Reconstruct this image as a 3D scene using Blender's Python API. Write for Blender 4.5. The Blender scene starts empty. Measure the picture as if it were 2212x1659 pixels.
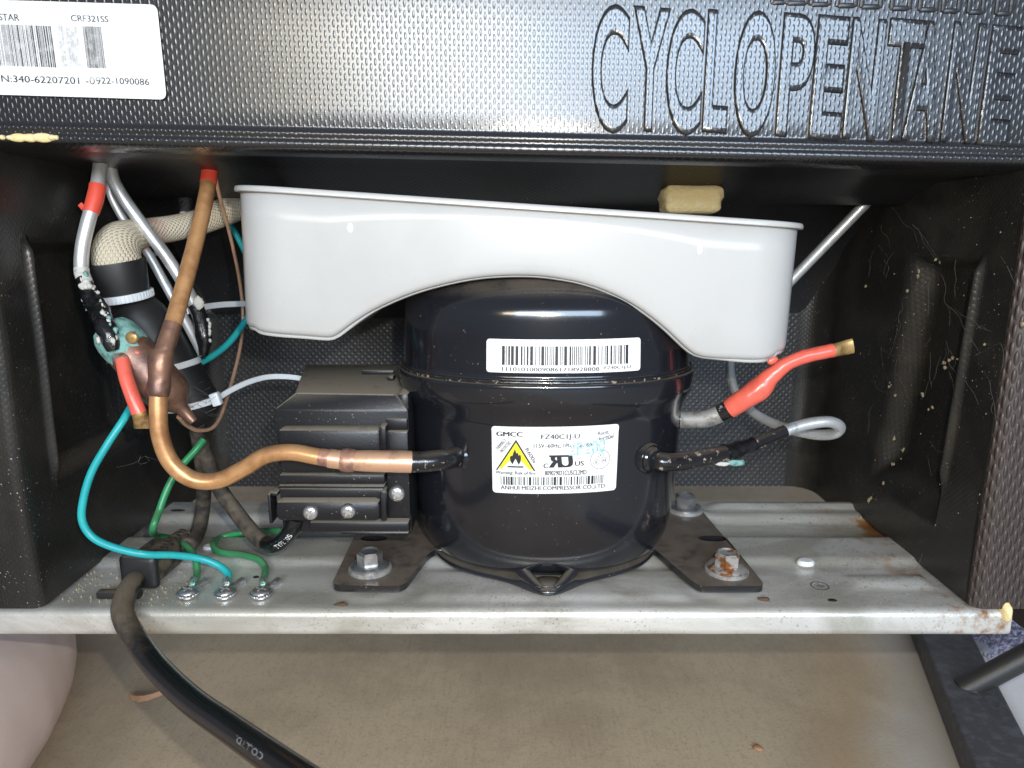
import bpy, bmesh, math, random
from mathutils import Vector, Matrix, noise
random.seed(7)
PI = math.pi
SC = bpy.context.scene
COL = SC.collection
MM = 0.001
# ------------------------------------------------------------------ camera
CAMZ, CAMY, PITCH = 340.0, -295.0, math.radians(12)
F = 1537.0                       # focal length in pixels of a 2212 px wide picture
cam = bpy.data.cameras.new('camera')
cam.sensor_width = 36
cam.lens = 36 * F / 2212
cam.clip_start, cam.clip_end = 0.01, 60
cam.dof.use_dof = True
cam.dof.focus_distance = 0.318
cam.dof.aperture_fstop = 13
camo = bpy.data.objects.new('camera', cam)
COL.objects.link(camo)
camo.location = (0, CAMY * MM, CAMZ * MM)
camo.rotation_euler = (PI / 2 - PITCH, 0, 0)
SC.camera = camo
SC.render.engine = 'CYCLES'
SC.cycles.use_denoising = True
SC.cycles.max_bounces = 6
SC.cycles.sample_clamp_indirect = 6
SC.view_settings.view_transform = 'Standard'
SC.view_settings.look = 'None'
SC.view_settings.exposure = 0.5
SC.view_settings.gamma = 1
# ------------------------------------------------------------------ light: garage daylight and the phone's own flash
W = bpy.data.worlds.new('World')
SC.world = W
W.use_nodes = True
bg = W.node_tree.nodes['Background']
bg.inputs[0].default_value = (0.80, 0.86, 1.0, 1)
bg.inputs[1].default_value = 0.20

def lamp(name, kind, loc, energy, color, **kw):
    l = bpy.data.lights.new(name, kind)
    l.energy, l.color = energy, color
    for k, v in kw.items():
        setattr(l, k, v)
    o = bpy.data.objects.new(name, l)
    COL.objects.link(o)
    o.location = [c * MM for c in loc]
    return o

lamp('phone_flash', 'POINT', (22, CAMY + 2, CAMZ + 30), 1.8, (1.0, 0.94, 0.85), shadow_soft_size=0.0035)
dl = lamp('garage_door_daylight', 'AREA', (270, -1900, 820), 26, (0.62, 0.79, 1.0), shape='RECTANGLE', size=1.5, size_y=0.50)
dl.rotation_euler = (Vector((0, 0, 330)) - Vector((270, -1900, 820))).to_track_quat('-Z', 'Y').to_euler()
wl = lamp('warm_glint_light', 'AREA', (-230, -1300, 650), 3.4, (1.0, 0.86, 0.62), shape='RECTANGLE', size=0.5, size_y=0.14)  # added warm lamp, low behind the camera, to put glints on the panel
wl.rotation_euler = (Vector((0, 0, 300)) - Vector((-230, -1300, 650))).to_track_quat('-Z', 'Y').to_euler()

FL = 70.0                        # height of the concrete floor, mm
# ------------------------------------------------------------------ measuring helpers (mm)
def ray(px, py):
    u, v = (px - 1106) / F, (py - 829.5) / F
    c, s = math.cos(PITCH), math.sin(PITCH)
    return Vector((u, c - v * s, -s - v * c))
def U(px, py, Y):                # the point seen at px, py that lies Y mm behind the cabinet's rear plane
    d = ray(px, py)
    t = (Y - CAMY) / d.y
    return Vector((d.x * t, Y, CAMZ + d.z * t))
def UZ(px, py, z):               # ... that lies at height z
    d = ray(px, py)
    t = (z - CAMZ) / d.z
    return Vector((d.x * t, CAMY + d.y * t, z))
def sm(a, b, x):
    t = min(1, max(0, (x - a) / (b - a)))
    return t * t * (3 - 2 * t)
def lerp(a, b, t): return a + (b - a) * t

# ------------------------------------------------------------------ materials
class NT:
    def __init__(s, name):
        s.m = bpy.data.materials.new(name)
        s.m.use_nodes = True
        s.t = s.m.node_tree
        s.b = s.t.nodes['Principled BSDF']
    def n(s, kind, **kw):
        nd = s.t.nodes.new(kind)
        for k, v in kw.items():
            if k[0] == 'i' and k[1:].isdigit(): s.put(nd.inputs[int(k[1:])], v)
            elif k.startswith('in_'): s.put(nd.inputs[k[3:].replace('_', ' ')], v)
            else: setattr(nd, k, v)
        return nd
    def put(s, sock, v):
        if isinstance(v, bpy.types.NodeSocket): s.t.links.new(v, sock)
        elif isinstance(v, (tuple, list)) and len(v) == 3 and sock.type == 'RGBA': sock.default_value = (*v, 1)
        else: sock.default_value = v
    def math(s, op, a, b=0.0, clamp=False):
        return s.n('ShaderNodeMath', operation=op, i0=a, i1=b, use_clamp=clamp).outputs[0]
    def ramp(s, x, lo, hi):
        return s.n('ShaderNodeMapRange', interpolation_type='SMOOTHSTEP', in_Value=x, in_From_Min=lo, in_From_Max=hi).outputs[0]
    def mix(s, f, a, b):
        nd = s.t.nodes.new('ShaderNodeMix'); nd.data_type = 'RGBA'
        s.put(nd.inputs[0], f); s.put(nd.inputs[6], a); s.put(nd.inputs[7], b)
        return nd.outputs[2]
    def noise(s, scale, detail=4, vec=None, rough=0.6, dist=0):
        nd = s.n('ShaderNodeTexNoise')
        nd.inputs['Scale'].default_value = scale; nd.inputs['Detail'].default_value = detail
        nd.inputs['Roughness'].default_value = rough; nd.inputs['Distortion'].default_value = dist
        s.put(nd.inputs['Vector'], vec if vec is not None else s.obj())
        return nd.outputs['Fac']
    def obj(s): return s.n('ShaderNodeTexCoord').outputs['Object']
    def uv(s): return s.n('ShaderNodeTexCoord').outputs['UV']
    def scaled(s, vec, sc):
        return s.n('ShaderNodeMapping', in_Vector=vec, in_Scale=sc).outputs[0]

def mat(name, col, rough=0.5, metal=0.0, col2=None, ns=60, lo=0.45, hi=0.65, bump=0.0, bs=400, bd=0.0004,
        dust=0.0, dustcol=(0.20, 0.165, 0.125), dns=90, pat=None, pstr=0.5, pdist=0.0006, coat=0.0, rvar=0.0, stretch=None,
        specks=0.0, speckcol=(0.5, 0.45, 0.36), spec=0.5, trans=0.0, sss=0.0, ssscol=None):
    k = NT(name)
    vec = k.obj()
    if stretch: vec = k.scaled(vec, stretch)
    c = col
    if col2: c = k.mix(k.ramp(k.noise(ns, 6, vec), lo, hi), col, col2)
    r = rough
    if rvar: r = k.math('ADD', k.math('MULTIPLY', k.noise(ns * 1.7, 4, vec), rvar), rough - rvar * 0.5)
    if specks:
        s_ = k.ramp(k.noise(900, 2), 0.74 - 0.1 * specks, 0.78 - 0.1 * specks)
        s_ = k.math('MULTIPLY', s_, k.ramp(k.noise(40, 3), 0.4, 0.62))
        c = k.mix(s_, c, speckcol)
    if dust:
        nz = k.n('ShaderNodeSeparateXYZ', i0=k.n('ShaderNodeNewGeometry').outputs['Normal']).outputs[2]
        d = k.math('MULTIPLY', k.ramp(nz, 0.5, 0.93), k.ramp(k.noise(dns, 5), 0.05, 0.62))
        d = k.math('MULTIPLY', d, dust)
        d = k.math('MULTIPLY', d, k.math('ADD', 0.55, k.math('MULTIPLY', k.noise(1500, 2), 0.8)), True)
        c = k.mix(d, c, dustcol)
        r = k.math('ADD', k.math('MULTIPLY', d, 0.5), r, True)
    h = None
    if pat:                                     # moulded grain: staggered lens-shaped pimples
        uv = k.n('ShaderNodeSeparateXYZ', i0=k.uv())
        A, B, w, hh = [q * MM for q in pat]
        def lens(o):
            a = k.math('DIVIDE', k.math('PINGPONG', k.math('ADD', uv.outputs[0], o * A + 10 * A), A / 2), w)
            b = k.math('DIVIDE', k.math('PINGPONG', k.math('ADD', uv.outputs[1], o * B + 200 * B), B / 2), hh)
            return k.math('SUBTRACT', 1.0, k.math('ADD', k.math('MULTIPLY', a, a), k.math('MULTIPLY', b, b)))
        h = k.math('POWER', k.math('MAXIMUM', k.math('MAXIMUM', lens(0), lens(.5)), 0.0), 0.7)
        h = k.math('ADD', h, k.math('MULTIPLY', k.noise(700, 2), 0.06))
    nrm = None
    if h is not None:
        nrm = k.n('ShaderNodeBump', in_Strength=pstr, in_Distance=pdist, in_Height=h).outputs[0]
    if bump:
        bn = k.n('ShaderNodeBump', in_Strength=bump, in_Distance=bd, in_Height=k.noise(bs, 5, vec))
        if nrm is not None: k.put(bn.inputs['Normal'], nrm)
        nrm = bn.outputs[0]
    if nrm is not None: k.put(k.b.inputs['Normal'], nrm)
    k.put(k.b.inputs['Base Color'], c)
    k.put(k.b.inputs['Roughness'], r)
    k.b.inputs['Metallic'].default_value = metal
    k.b.inputs['Coat Weight'].default_value = coat
    k.b.inputs['Coat Roughness'].default_value = 0.08
    k.b.inputs['Specular IOR Level'].default_value = spec
    k.b.inputs['Transmission Weight'].default_value = trans
    if sss:
        k.b.inputs['Subsurface Weight'].default_value = sss
        k.b.inputs['Subsurface Radius'].default_value = (1, .6, .4)
        k.b.inputs['Subsurface Scale'].default_value = 0.004
    return k.m

M = {}
M['panel'] = mat('black_grained_plastic', (0.014, 0.014, 0.016), 0.24, pat=(3.4, 3.8, .52, 1.5), pdist=0.0001, pstr=1.0, spec=1.0)
M['letter'] = mat('embossed_plastic', (0.022, 0.022, 0.024), 0.30, bump=0.25, bs=700, spec=0.6)
M['wall'] = mat('black_liner_plastic', (0.018, 0.0172, 0.016), 0.29, col2=(0.030, 0.027, 0.023), ns=30, dust=.9, dustcol=(.11, .09, .07), dns=40, pat=(3.0, 3.0, .7, 1.2), pdist=.00005, pstr=1.0, specks=0.45, spec=0.5)
M['rear'] = mat('black_rear_plastic', (0.042, 0.042, 0.044), 0.32, col2=(0.075, 0.070, 0.063), ns=22, lo=.5, hi=.8, pat=(4.4, 4.4, 1.15, 1.15), pstr=0.45, specks=0.35)
M['flange'] = mat('brown_flange_plastic', (0.066, 0.050, 0.045), 0.42, pat=(4.4, 7.6, 1.0, 3.2), pdist=.0011, pstr=0.8)
M['ceiling'] = mat('smooth_black_plastic', (0.015, 0.015, 0.017), 0.42, pat=(3.6, 3.8, .8, 1.6), pstr=0.14, specks=0.25)
M['steel_side'] = mat('black_painted_steel', (0.02, 0.016, 0.02), 0.4, bump=0.1)
M['white_label'] = mat('label_paper', (0.84, 0.84, 0.83), 0.42, col2=(0.79, 0.78, 0.76), ns=80)
M['ink'] = mat('black_ink', (0.02, 0.02, 0.025), 0.5)
M['ink_grey'] = mat('worn_ink', (0.05, 0.05, 0.06), 0.6, col2=(0.34, 0.34, 0.34), ns=300, lo=.5, hi=.7)
M['ink_faded'] = mat('rubbed_ink', (0.42, 0.42, 0.42), 0.6, col2=(0.78, 0.78, 0.77), ns=700, lo=.4, hi=.6)
M['ink_teal'] = mat('teal_stamp_ink', (0.22, 0.50, 0.56), 0.6, col2=(0.75, 0.82, 0.83), ns=900, lo=.42, hi=.62)
M['yellow'] = mat('yellow_print', (0.85, 0.76, 0.03), 0.45)
M['white_plastic'] = mat('white_drip_tray_plastic', (0.50, 0.497, 0.488), 0.29, col2=(0.47, 0.466, 0.455), ns=15, sss=0.25, specks=0.12, speckcol=(.3, .27, .22))
M['shell'] = mat('black_gloss_enamel', (0.010, 0.011, 0.015), 0.16, dust=0.55, dns=60, bump=0.03, bs=120, bd=.001, coat=0.4, specks=0.4, speckcol=(.22, .18, .13))
M['plate'] = mat('dusty_black_plate', (0.016, 0.015, 0.016), 0.25, dust=0.95, dns=130, dustcol=(0.15, 0.12, 0.095), specks=0.4, coat=.2)
M['box'] = mat('matt_black_box_plastic', (0.013, 0.013, 0.015), 0.36, dust=1.5, dns=140, dustcol=(0.23, 0.20, 0.155), bump=0.15, bs=900, specks=0.35, spec=.4)
M['copper'] = mat('aged_copper', (0.70, 0.38, 0.17), 0.34, 0.5, col2=(0.42, 0.20, 0.085), ns=75, lo=.42, hi=.72, bump=0.12, bs=300, rvar=.25, dust=0.35)
M['copper_new'] = mat('pink_copper', (0.76, 0.45, 0.29), 0.36, 0.5, col2=(0.40, 0.22, 0.15), ns=90, lo=.5, hi=.75, bump=0.15, bs=350, dust=.3)
M['copper_dark'] = mat('brazed_copper', (0.30, 0.165, 0.11), 0.42, 0.6, col2=(0.17, 0.10, 0.085), ns=130, lo=.4, hi=.65, bump=0.35, bs=260, rvar=.3)
M['brass'] = mat('crimped_copper', (0.52, 0.33, 0.13), 0.38, 0.6, col2=(0.25, 0.15, 0.07), ns=200, bump=.3)
M['alu'] = mat('aluminium_tube', (0.70, 0.71, 0.71), 0.36, 0.6, col2=(0.45, 0.45, 0.44), ns=160, lo=.5, hi=.72, bump=0.12, bs=500, stretch=(1, 1, .3))
M['black_goo'] = mat('black_sealant', (0.008, 0.008, 0.009), 0.24, bump=0.7, bs=330, bd=.0007, coat=.4)
M['black_worn'] = mat('chipped_black_paint', (0.010, 0.010, 0.012), 0.22, col2=(0.36, 0.29, 0.22), ns=330, lo=.60, hi=.66, bump=0.4, bs=300, coat=.3, dust=.3)
M['verdigris'] = mat('verdigris_crust', (0.22, 0.42, 0.38), 0.8, col2=(0.10, 0.22, 0.20), ns=240, bump=0.9, bs=500, bd=.0008)
M['white_crust'] = mat('white_corrosion', (0.62, 0.60, 0.55), 0.9, col2=(0.30, 0.36, 0.34), ns=300, lo=.5, hi=.7, bump=1.0, bs=450, bd=.001)
M['red'] = mat('red_paint', (0.80, 0.14, 0.095), 0.28, col2=(0.68, 0.11, 0.075), ns=80, bump=0.12, bs=180, specks=.4, speckcol=(.1, .04, .03))
M['red_band'] = mat('red_tape', (0.74, 0.085, 0.05), 0.42, bump=.15, bs=250)
M['cloth_sleeve'] = mat('woven_fibreglass_sleeve', (0.64, 0.56, 0.42), 0.8, col2=(0.60, 0.36, 0.29), ns=35, lo=.60, hi=.72, pat=(2.2, 2.2, .65, .65), pstr=1.0)
M['rubber'] = mat('black_rubber', (0.018, 0.018, 0.018), 0.45, dust=.55, dns=40)
M['sleeve'] = mat('black_soft_sleeve', (0.014, 0.014, 0.015), 0.5, bump=.1, bs=150)
M['nylon'] = mat('white_nylon', (0.74, 0.75, 0.76), 0.35, sss=.3)
M['teal'] = mat('teal_wire', (0.02, 0.40, 0.42), 0.36, col2=(0.03, 0.46, 0.46), ns=60, specks=.5, speckcol=(.6, .6, .55))
M['green'] = mat('green_wire', (0.025, 0.26, 0.095), 0.34, col2=(0.04, 0.20, 0.08), ns=60, dust=.25)
M['greygreen'] = mat('crimp_tin', (0.62, 0.62, 0.60), 0.3, 0.8, col2=(0.3, 0.55, 0.45), ns=300, bump=.3)
M['cord_dusty'] = mat('dusty_black_cord', (0.034, 0.029, 0.025), 0.75, col2=(0.12, 0.093, 0.066), ns=160, lo=.38, hi=.7, bump=.3, bs=900, dust=.5)
M['cord'] = mat('black_pvc_cord', (0.009, 0.009, 0.010), 0.2, dust=0.10, dns=70, bump=.04, bs=200, specks=.35)
M['cord_print'] = mat('worn_cord_print', (0.28, 0.28, 0.27), 0.6, col2=(0.02, 0.02, 0.02), ns=700, lo=.48, hi=.62)
M['heat_tint'] = mat('heat_tinted_copper', (0.55, 0.30, 0.20), 0.4, 0.5, col2=(0.30, 0.16, 0.13), ns=160, lo=.4, hi=.62, bump=.25, bs=300)
M['relief'] = mat('dust_caked_rubber', (0.028, 0.024, 0.021), 0.85, col2=(0.15, 0.115, 0.078), ns=210, lo=.36, hi=.62, bump=.9, bs=420, bd=.0008)
M['print'] = mat('white_print', (0.7, 0.7, 0.68), 0.5)
M['steel'] = mat('zinc_steel', (0.70, 0.71, 0.72), 0.28, 0.9, col2=(0.5, 0.5, 0.5), ns=220, bump=.1, bs=500)
M['steel_rust'] = mat('rusty_zinc_steel', (0.66, 0.65, 0.62), 0.36, 0.75, col2=(0.42, 0.17, 0.055), ns=190, lo=.47, hi=.58, bump=.4, bs=400)
M['washer'] = mat('dull_washer', (0.46, 0.45, 0.43), 0.5, 0.5, col2=(0.26, 0.24, 0.22), ns=200)
M['foot'] = mat('grey_rubber_foot', (0.17, 0.165, 0.165), 0.6, col2=(0.27, 0.26, 0.24), ns=110)
M['foam'] = mat('yellow_foam', (0.86, 0.68, 0.33), 0.85, col2=(0.90, 0.76, 0.45), ns=500, bump=.8, bs=700, bd=.0008)
M['crumb'] = mat('tan_foam_crumb', (0.34, 0.28, 0.18), 0.9)
M['web'] = mat('cobweb', (0.13, 0.12, 0.105), 0.9)
M['leaf'] = mat('dry_leaf', (0.42, 0.22, 0.12), 0.7)
M['scrap'] = mat('dark_leaf_scrap', (0.10, 0.06, 0.035), 0.8)
M['skin'] = mat('pale_skin', (0.86, 0.70, 0.64), 0.5, col2=(0.90, 0.77, 0.72), ns=35, bump=.3, bs=450, bd=.0004, sss=.0, stretch=(1, .35, 1))
M['frame'] = mat('dark_powder_coat', (0.055, 0.055, 0.060), 0.5, col2=(0.085, 0.085, 0.095), ns=200, bump=.5, bs=420, bd=.0006)
M['rod'] = mat('dark_rod', (0.03, 0.028, 0.026), 0.45, bump=.2)
M['cloth'] = mat('white_cloth', (0.78, 0.77, 0.78), 0.85, bump=.3, bs=500)
M['fluff'] = mat('purple_grey_fluff', (0.30, 0.28, 0.40), 0.9, col2=(0.5, 0.48, 0.56), ns=300)
M['hole'] = mat('dark_hole', (0.012, 0.011, 0.010), 0.8)

def tray_mat():
    k = NT('galvanised_steel')
    o = k.obj()
    st = k.scaled(o, (0.35, 1, 1))
    c = k.mix(k.ramp(k.noise(26, 6, st, .65, .6), .40, .62), (0.82, 0.80, 0.755), (0.56, 0.54, 0.475))
    c = k.mix(k.math('MULTIPLY', k.ramp(k.noise(13, 5, o, .6, 1.0), .50, .68), .65), c, (0.38, 0.335, 0.25))
    sep = k.n('ShaderNodeSeparateXYZ', i0=o)
    rustz = k.math('MULTIPLY', k.ramp(sep.outputs[0], 0.17, 0.21), k.ramp(k.noise(45, 6), .50, .62))
    c = k.mix(rustz, c, (0.26, 0.12, 0.04))
    lz = k.math('MULTIPLY', k.ramp(sep.outputs[0], -0.12, -0.19), k.ramp(k.noise(420, 3), .60, .66))
    c = k.mix(k.math('MULTIPLY', lz, .8), c, (0.72, 0.69, 0.58))
    grime = k.math('MULTIPLY', k.ramp(k.noise(700, 3), .56, .72), k.ramp(k.noise(20, 4), .35, .65))
    c = k.mix(k.math('MULTIPLY', grime, .7), c, (0.16, 0.13, 0.10))
    k.put(k.b.inputs['Base Color'], c)
    k.put(k.b.inputs['Metallic'], k.math('SUBTRACT', 0.48, k.math('MULTIPLY', rustz, .4)))
    k.put(k.b.inputs['Roughness'], k.math('ADD', .19, k.math('MULTIPLY', k.noise(35, 5, st), .34)))
    b = k.n('ShaderNodeBump', in_Strength=.25, in_Distance=.0004, in_Height=k.noise(1300, 3))
    b2 = k.n('ShaderNodeBump', in_Strength=.25, in_Distance=.003, in_Height=k.noise(22, 3), in_Normal=b.outputs[0])
    k.put(k.b.inputs['Normal'], b2.outputs[0])
    return k.m
M['tray'] = tray_mat()

def concrete_mat():
    k = NT('brushed_concrete')
    o = k.obj()
    st = k.scaled(o, (1, 0.09, 1))
    c = k.mix(k.ramp(k.noise(11, 8, o, .7), .38, .64), (0.47, 0.38, 0.265), (0.37, 0.295, 0.205))
    c = k.mix(k.math('MULTIPLY', k.ramp(k.noise(620, 4, st), .48, .75), .22), c, (0.22, 0.17, 0.115))
    c = k.mix(k.math('MULTIPLY', k.ramp(k.noise(650, 3, o), .54, .66), .4), c, (0.24, 0.195, 0.14))
    sep = k.n('ShaderNodeSeparateXYZ', i0=o)
    wob = k.math('ADD', sep.outputs[0], k.math('MULTIPLY', k.math('SUBTRACT', k.noise(9, 4), .5), .07))
    wob = k.math('SUBTRACT', wob, k.math('MULTIPLY', sep.outputs[1], .34))
    pale = k.ramp(wob, .172, .232)
    c = k.mix(k.math('MULTIPLY', pale, .8), c, (0.52, 0.50, 0.46))      # paler strip beside the rail
    rust = k.math('MULTIPLY', k.ramp(wob, .125, .17), k.math('SUBTRACT', 1, k.ramp(wob, .172, .215)))
    c = k.mix(k.math('MULTIPLY', rust, .4), c, (0.38, 0.25, 0.13))
    k.put(k.b.inputs['Base Color'], c)
    k.b.inputs['Roughness'].default_value = .85
    b = k.n('ShaderNodeBump', in_Strength=.35, in_Distance=.0006, in_Height=k.noise(500, 5, o))
    k.put(k.b.inputs['Normal'], b.outputs[0])
    return k.m
M['concrete'] = concrete_mat()

# ------------------------------------------------------------------ object helpers
def tag(o, label=None, cat=None, group=None, kind=None):
    if label: o['label'] = label
    if cat: o['category'] = cat
    if group: o['group'] = group
    if kind: o['kind'] = kind
    return o
def thing(name, loc, label, cat, group=None):
    o = bpy.data.objects.new(name, None)
    COL.objects.link(o)
    o.location = Vector(loc) * MM
    o.empty_display_size = .01
    return tag(o, label, cat, group)
def link(name, me, parent=None):
    o = bpy.data.objects.new(name, me)
    COL.objects.link(o)
    if parent is not None:
        o.parent = parent
        p = parent
        tot = Vector((0, 0, 0))
        while p is not None:
            tot += p.location; p = p.parent
        o.location = -tot                      # meshes are written in world millimetres
    return o
def mesh(name, vs, fs, mt, parent=None, smooth=True, uv=None, mats=None, mi=None, sharp=None):
    me = bpy.data.meshes.new(name)
    me.from_pydata([Vector(v) * MM for v in vs], [], fs)
    for m_ in (mats or [mt]): me.materials.append(m_)
    if uv:
        l = me.uv_layers.new()
        for lp in me.loops: l.data[lp.index].uv = (uv[lp.vertex_index][0] * MM, uv[lp.vertex_index][1] * MM)
    if smooth: me.shade_smooth()
    if mi:
        for p, i in zip(me.polygons, mi): p.material_index = i
    if sharp: me.set_sharp_from_angle(angle=math.radians(sharp))
    me.update()
    return link(name, me, parent)
def from_bm(name, bm, mt, parent=None, smooth=True, sharp=35):
    bmesh.ops.recalc_face_normals(bm, faces=bm.faces)
    for v in bm.verts: v.co *= MM
    me = bpy.data.meshes.new(name)
    bm.to_mesh(me); bm.free()
    me.materials.append(mt)
    if smooth:
        me.shade_smooth(); me.set_sharp_from_angle(angle=math.radians(sharp))
    return link(name, me, parent)
def box_bm(bm, c, s, bevel=0.0, rot=None, seg=2):
    b = bmesh.new()
    bmesh.ops.create_cube(b, size=1)
    bmesh.ops.scale(b, vec=Vector(s), verts=b.verts)
    if bevel: bmesh.ops.bevel(b, geom=b.edges[:], offset=bevel, segments=seg, profile=.5, affect='EDGES')
    mx = Matrix.Translation(Vector(c)) @ (rot.to_4x4() if rot else Matrix())
    bmesh.ops.transform(b, matrix=mx, verts=b.verts)
    add_bm(bm, b)
def add_bm(bm, b):
    mp = {v: bm.verts.new(v.co) for v in b.verts}
    for f in b.faces: bm.faces.new([mp[v] for v in f.verts])
    b.free()
def pbox(bm, x0, y0, x1, y1, Y, depth, bevel=1.0):
    """box whose front face covers the given picture rectangle at distance Y"""
    a, b = U((x0 + x1) / 2, y0, Y), U((x0 + x1) / 2, y1, Y)
    ym = (y0 + y1) / 2
    l, r = U(x0, ym, Y), U(x1, ym, Y)
    box_bm(bm, ((l.x + r.x) / 2, Y + depth / 2, (a.z + b.z) / 2), (r.x - l.x, depth, a.z - b.z), bevel)
def lathe(name, prof, mx, mt, parent=None, seg=28, sharp=40, sx=1, sy=1):
    vs, fs = [], []
    for r, z in prof:
        for i in range(seg):
            a = 2 * PI * i / seg
            vs.append(mx @ Vector((r * sx * math.cos(a), r * sy * math.sin(a), z)))
    for j in range(len(prof) - 1):
        for i in range(seg):
            k = (i + 1) % seg
            fs.append((j * seg + i, j * seg + k, (j + 1) * seg + k, (j + 1) * seg + i))
    if prof[0][0] > 0: fs.append(tuple(range(seg))[::-1])
    if prof[-1][0] > 0: fs.append(tuple((len(prof) - 1) * seg + i for i in range(seg)))
    return mesh(name, vs, fs, mt, parent, sharp=sharp)
def T(p): return Matrix.Translation(Vector(p))
def axis_mx(p, d):
    return T(p) @ Vector(d).to_track_quat('Z', 'Y').to_matrix().to_4x4()
def catmull(pts, res=8):
    out = []
    n = len(pts)
    for i in range(n - 1):
        p0, p1, p2, p3 = pts[max(i - 1, 0)], pts[i], pts[i + 1], pts[min(i + 2, n - 1)]
        for k in range(res):
            t = k / res
            out.append([0.5 * (2 * b + (c - a) * t + (2 * a - 5 * b + 4 * c - d) * t * t + (3 * b - a - 3 * c + d) * t ** 3)
                        for a, b, c, d in zip(p0, p1, p2, p3)])
    out.append(list(pts[-1]))
    return out
class Path:
    """a smooth path through points (x, y, z, radius)"""
    def __init__(s, pts, res=8):
        d = catmull([tuple(p) for p in pts], res)
        s.res = res
        s.p = [Vector(q[:3]) for q in d]; s.r = [q[3] for q in d]
        s.fr = []
        up = None
        for i in range(len(s.p)):
            t = (s.p[min(i + 1, len(s.p) - 1)] - s.p[max(i - 1, 0)]).normalized()
            if up is None:
                up = t.orthogonal().normalized()
            up = (up - t * up.dot(t)).normalized()
            s.fr.append((t, up, t.cross(up)))
        s.len = [0]
        for a, b in zip(s.p, s.p[1:]): s.len.append(s.len[-1] + (b - a).length)
    def at(s, L):
        for i in range(len(s.len) - 1):
            if s.len[i + 1] >= L or i == len(s.len) - 2:
                k = (L - s.len[i]) / max(1e-6, s.len[i + 1] - s.len[i])
                return s.p[i].lerp(s.p[i + 1], k), lerp(s.r[i], s.r[i + 1], k), s.fr[i][0]
    def tube(s, name, mt, parent=None, a=0.0, b=None, seg=14, dr=0.0, lump=0.0, flat=None, lsc=.12, cap=True):
        b = (len(s.p) - 1) / s.res if b is None else b
        i0, i1 = int(round(a * s.res)), int(round(b * s.res))
        vs, fs, uv = [], [], []
        n = i1 - i0 + 1
        for j in range(n):
            i = i0 + j
            t, e1, e2 = s.fr[i]
            for k in range(seg + 1):
                an = 2 * PI * k / seg
                r = s.r[i] + dr
                if lump: 
                    q = s.p[i] + (e1 * math.cos(an) + e2 * math.sin(an)) * r
                    r *= 1 + lump * noise.noise(q * lsc) + lump * .6 * noise.noise(q * lsc * 2.7)
                vs.append(s.p[i] + (e1 * math.cos(an) + e2 * math.sin(an)) * r)
                uv.append((an * s.r[i], s.len[i]))
        q = seg + 1
        for j in range(n - 1):
            for k in range(seg):
                fs.append((j * q + k, j * q + k + 1, (j + 1) * q + k + 1, (j + 1) * q + k))
        if cap:
            fs.append(tuple(range(seg))[::-1]); fs.append(tuple((n - 1) * q + k for k in range(seg)))
        return mesh(name, vs, fs, mt, parent, uv=uv, sharp=60)
def pp(pts, r=None):
    """picture points (px, py, Y[, r]) to path points"""
    o = []
    for q in pts:
        v = U(q[0], q[1], q[2])
        o.append((v.x, v.y, v.z, q[3] if len(q) > 3 else r))
    return o
def ribbon(name, pts, w, th, mt, parent=None, wdir=(0, 0, 1), res=6):
    """flat strap along path points (Vector list)"""
    d = [Vector(q) for q in catmull([tuple(p) for p in pts], res)]
    wd = Vector(wdir).normalized()
    vs, fs = [], []
    for i, p in enumerate(d):
        t = (d[min(i + 1, len(d) - 1)] - d[max(i - 1, 0)]).normalized()
        w_ = (wd - t * wd.dot(t)).normalized()
        n = t.cross(w_)
        for a, b in ((-1, -1), (1, -1), (1, 1), (-1, 1)): vs.append(p + w_ * a * w / 2 + n * b * th / 2)
    for i in range(len(d) - 1):
        for k in range(4):
            k2 = (k + 1) % 4
            fs.append((i * 4 + k, i * 4 + k2, i * 4 + 4 + k2, i * 4 + 4 + k))
    fs += [(3, 2, 1, 0), tuple(len(d) * 4 - 4 + k for k in range(4))]
    return mesh(name, vs, fs, mt, parent, sharp=30)

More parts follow.
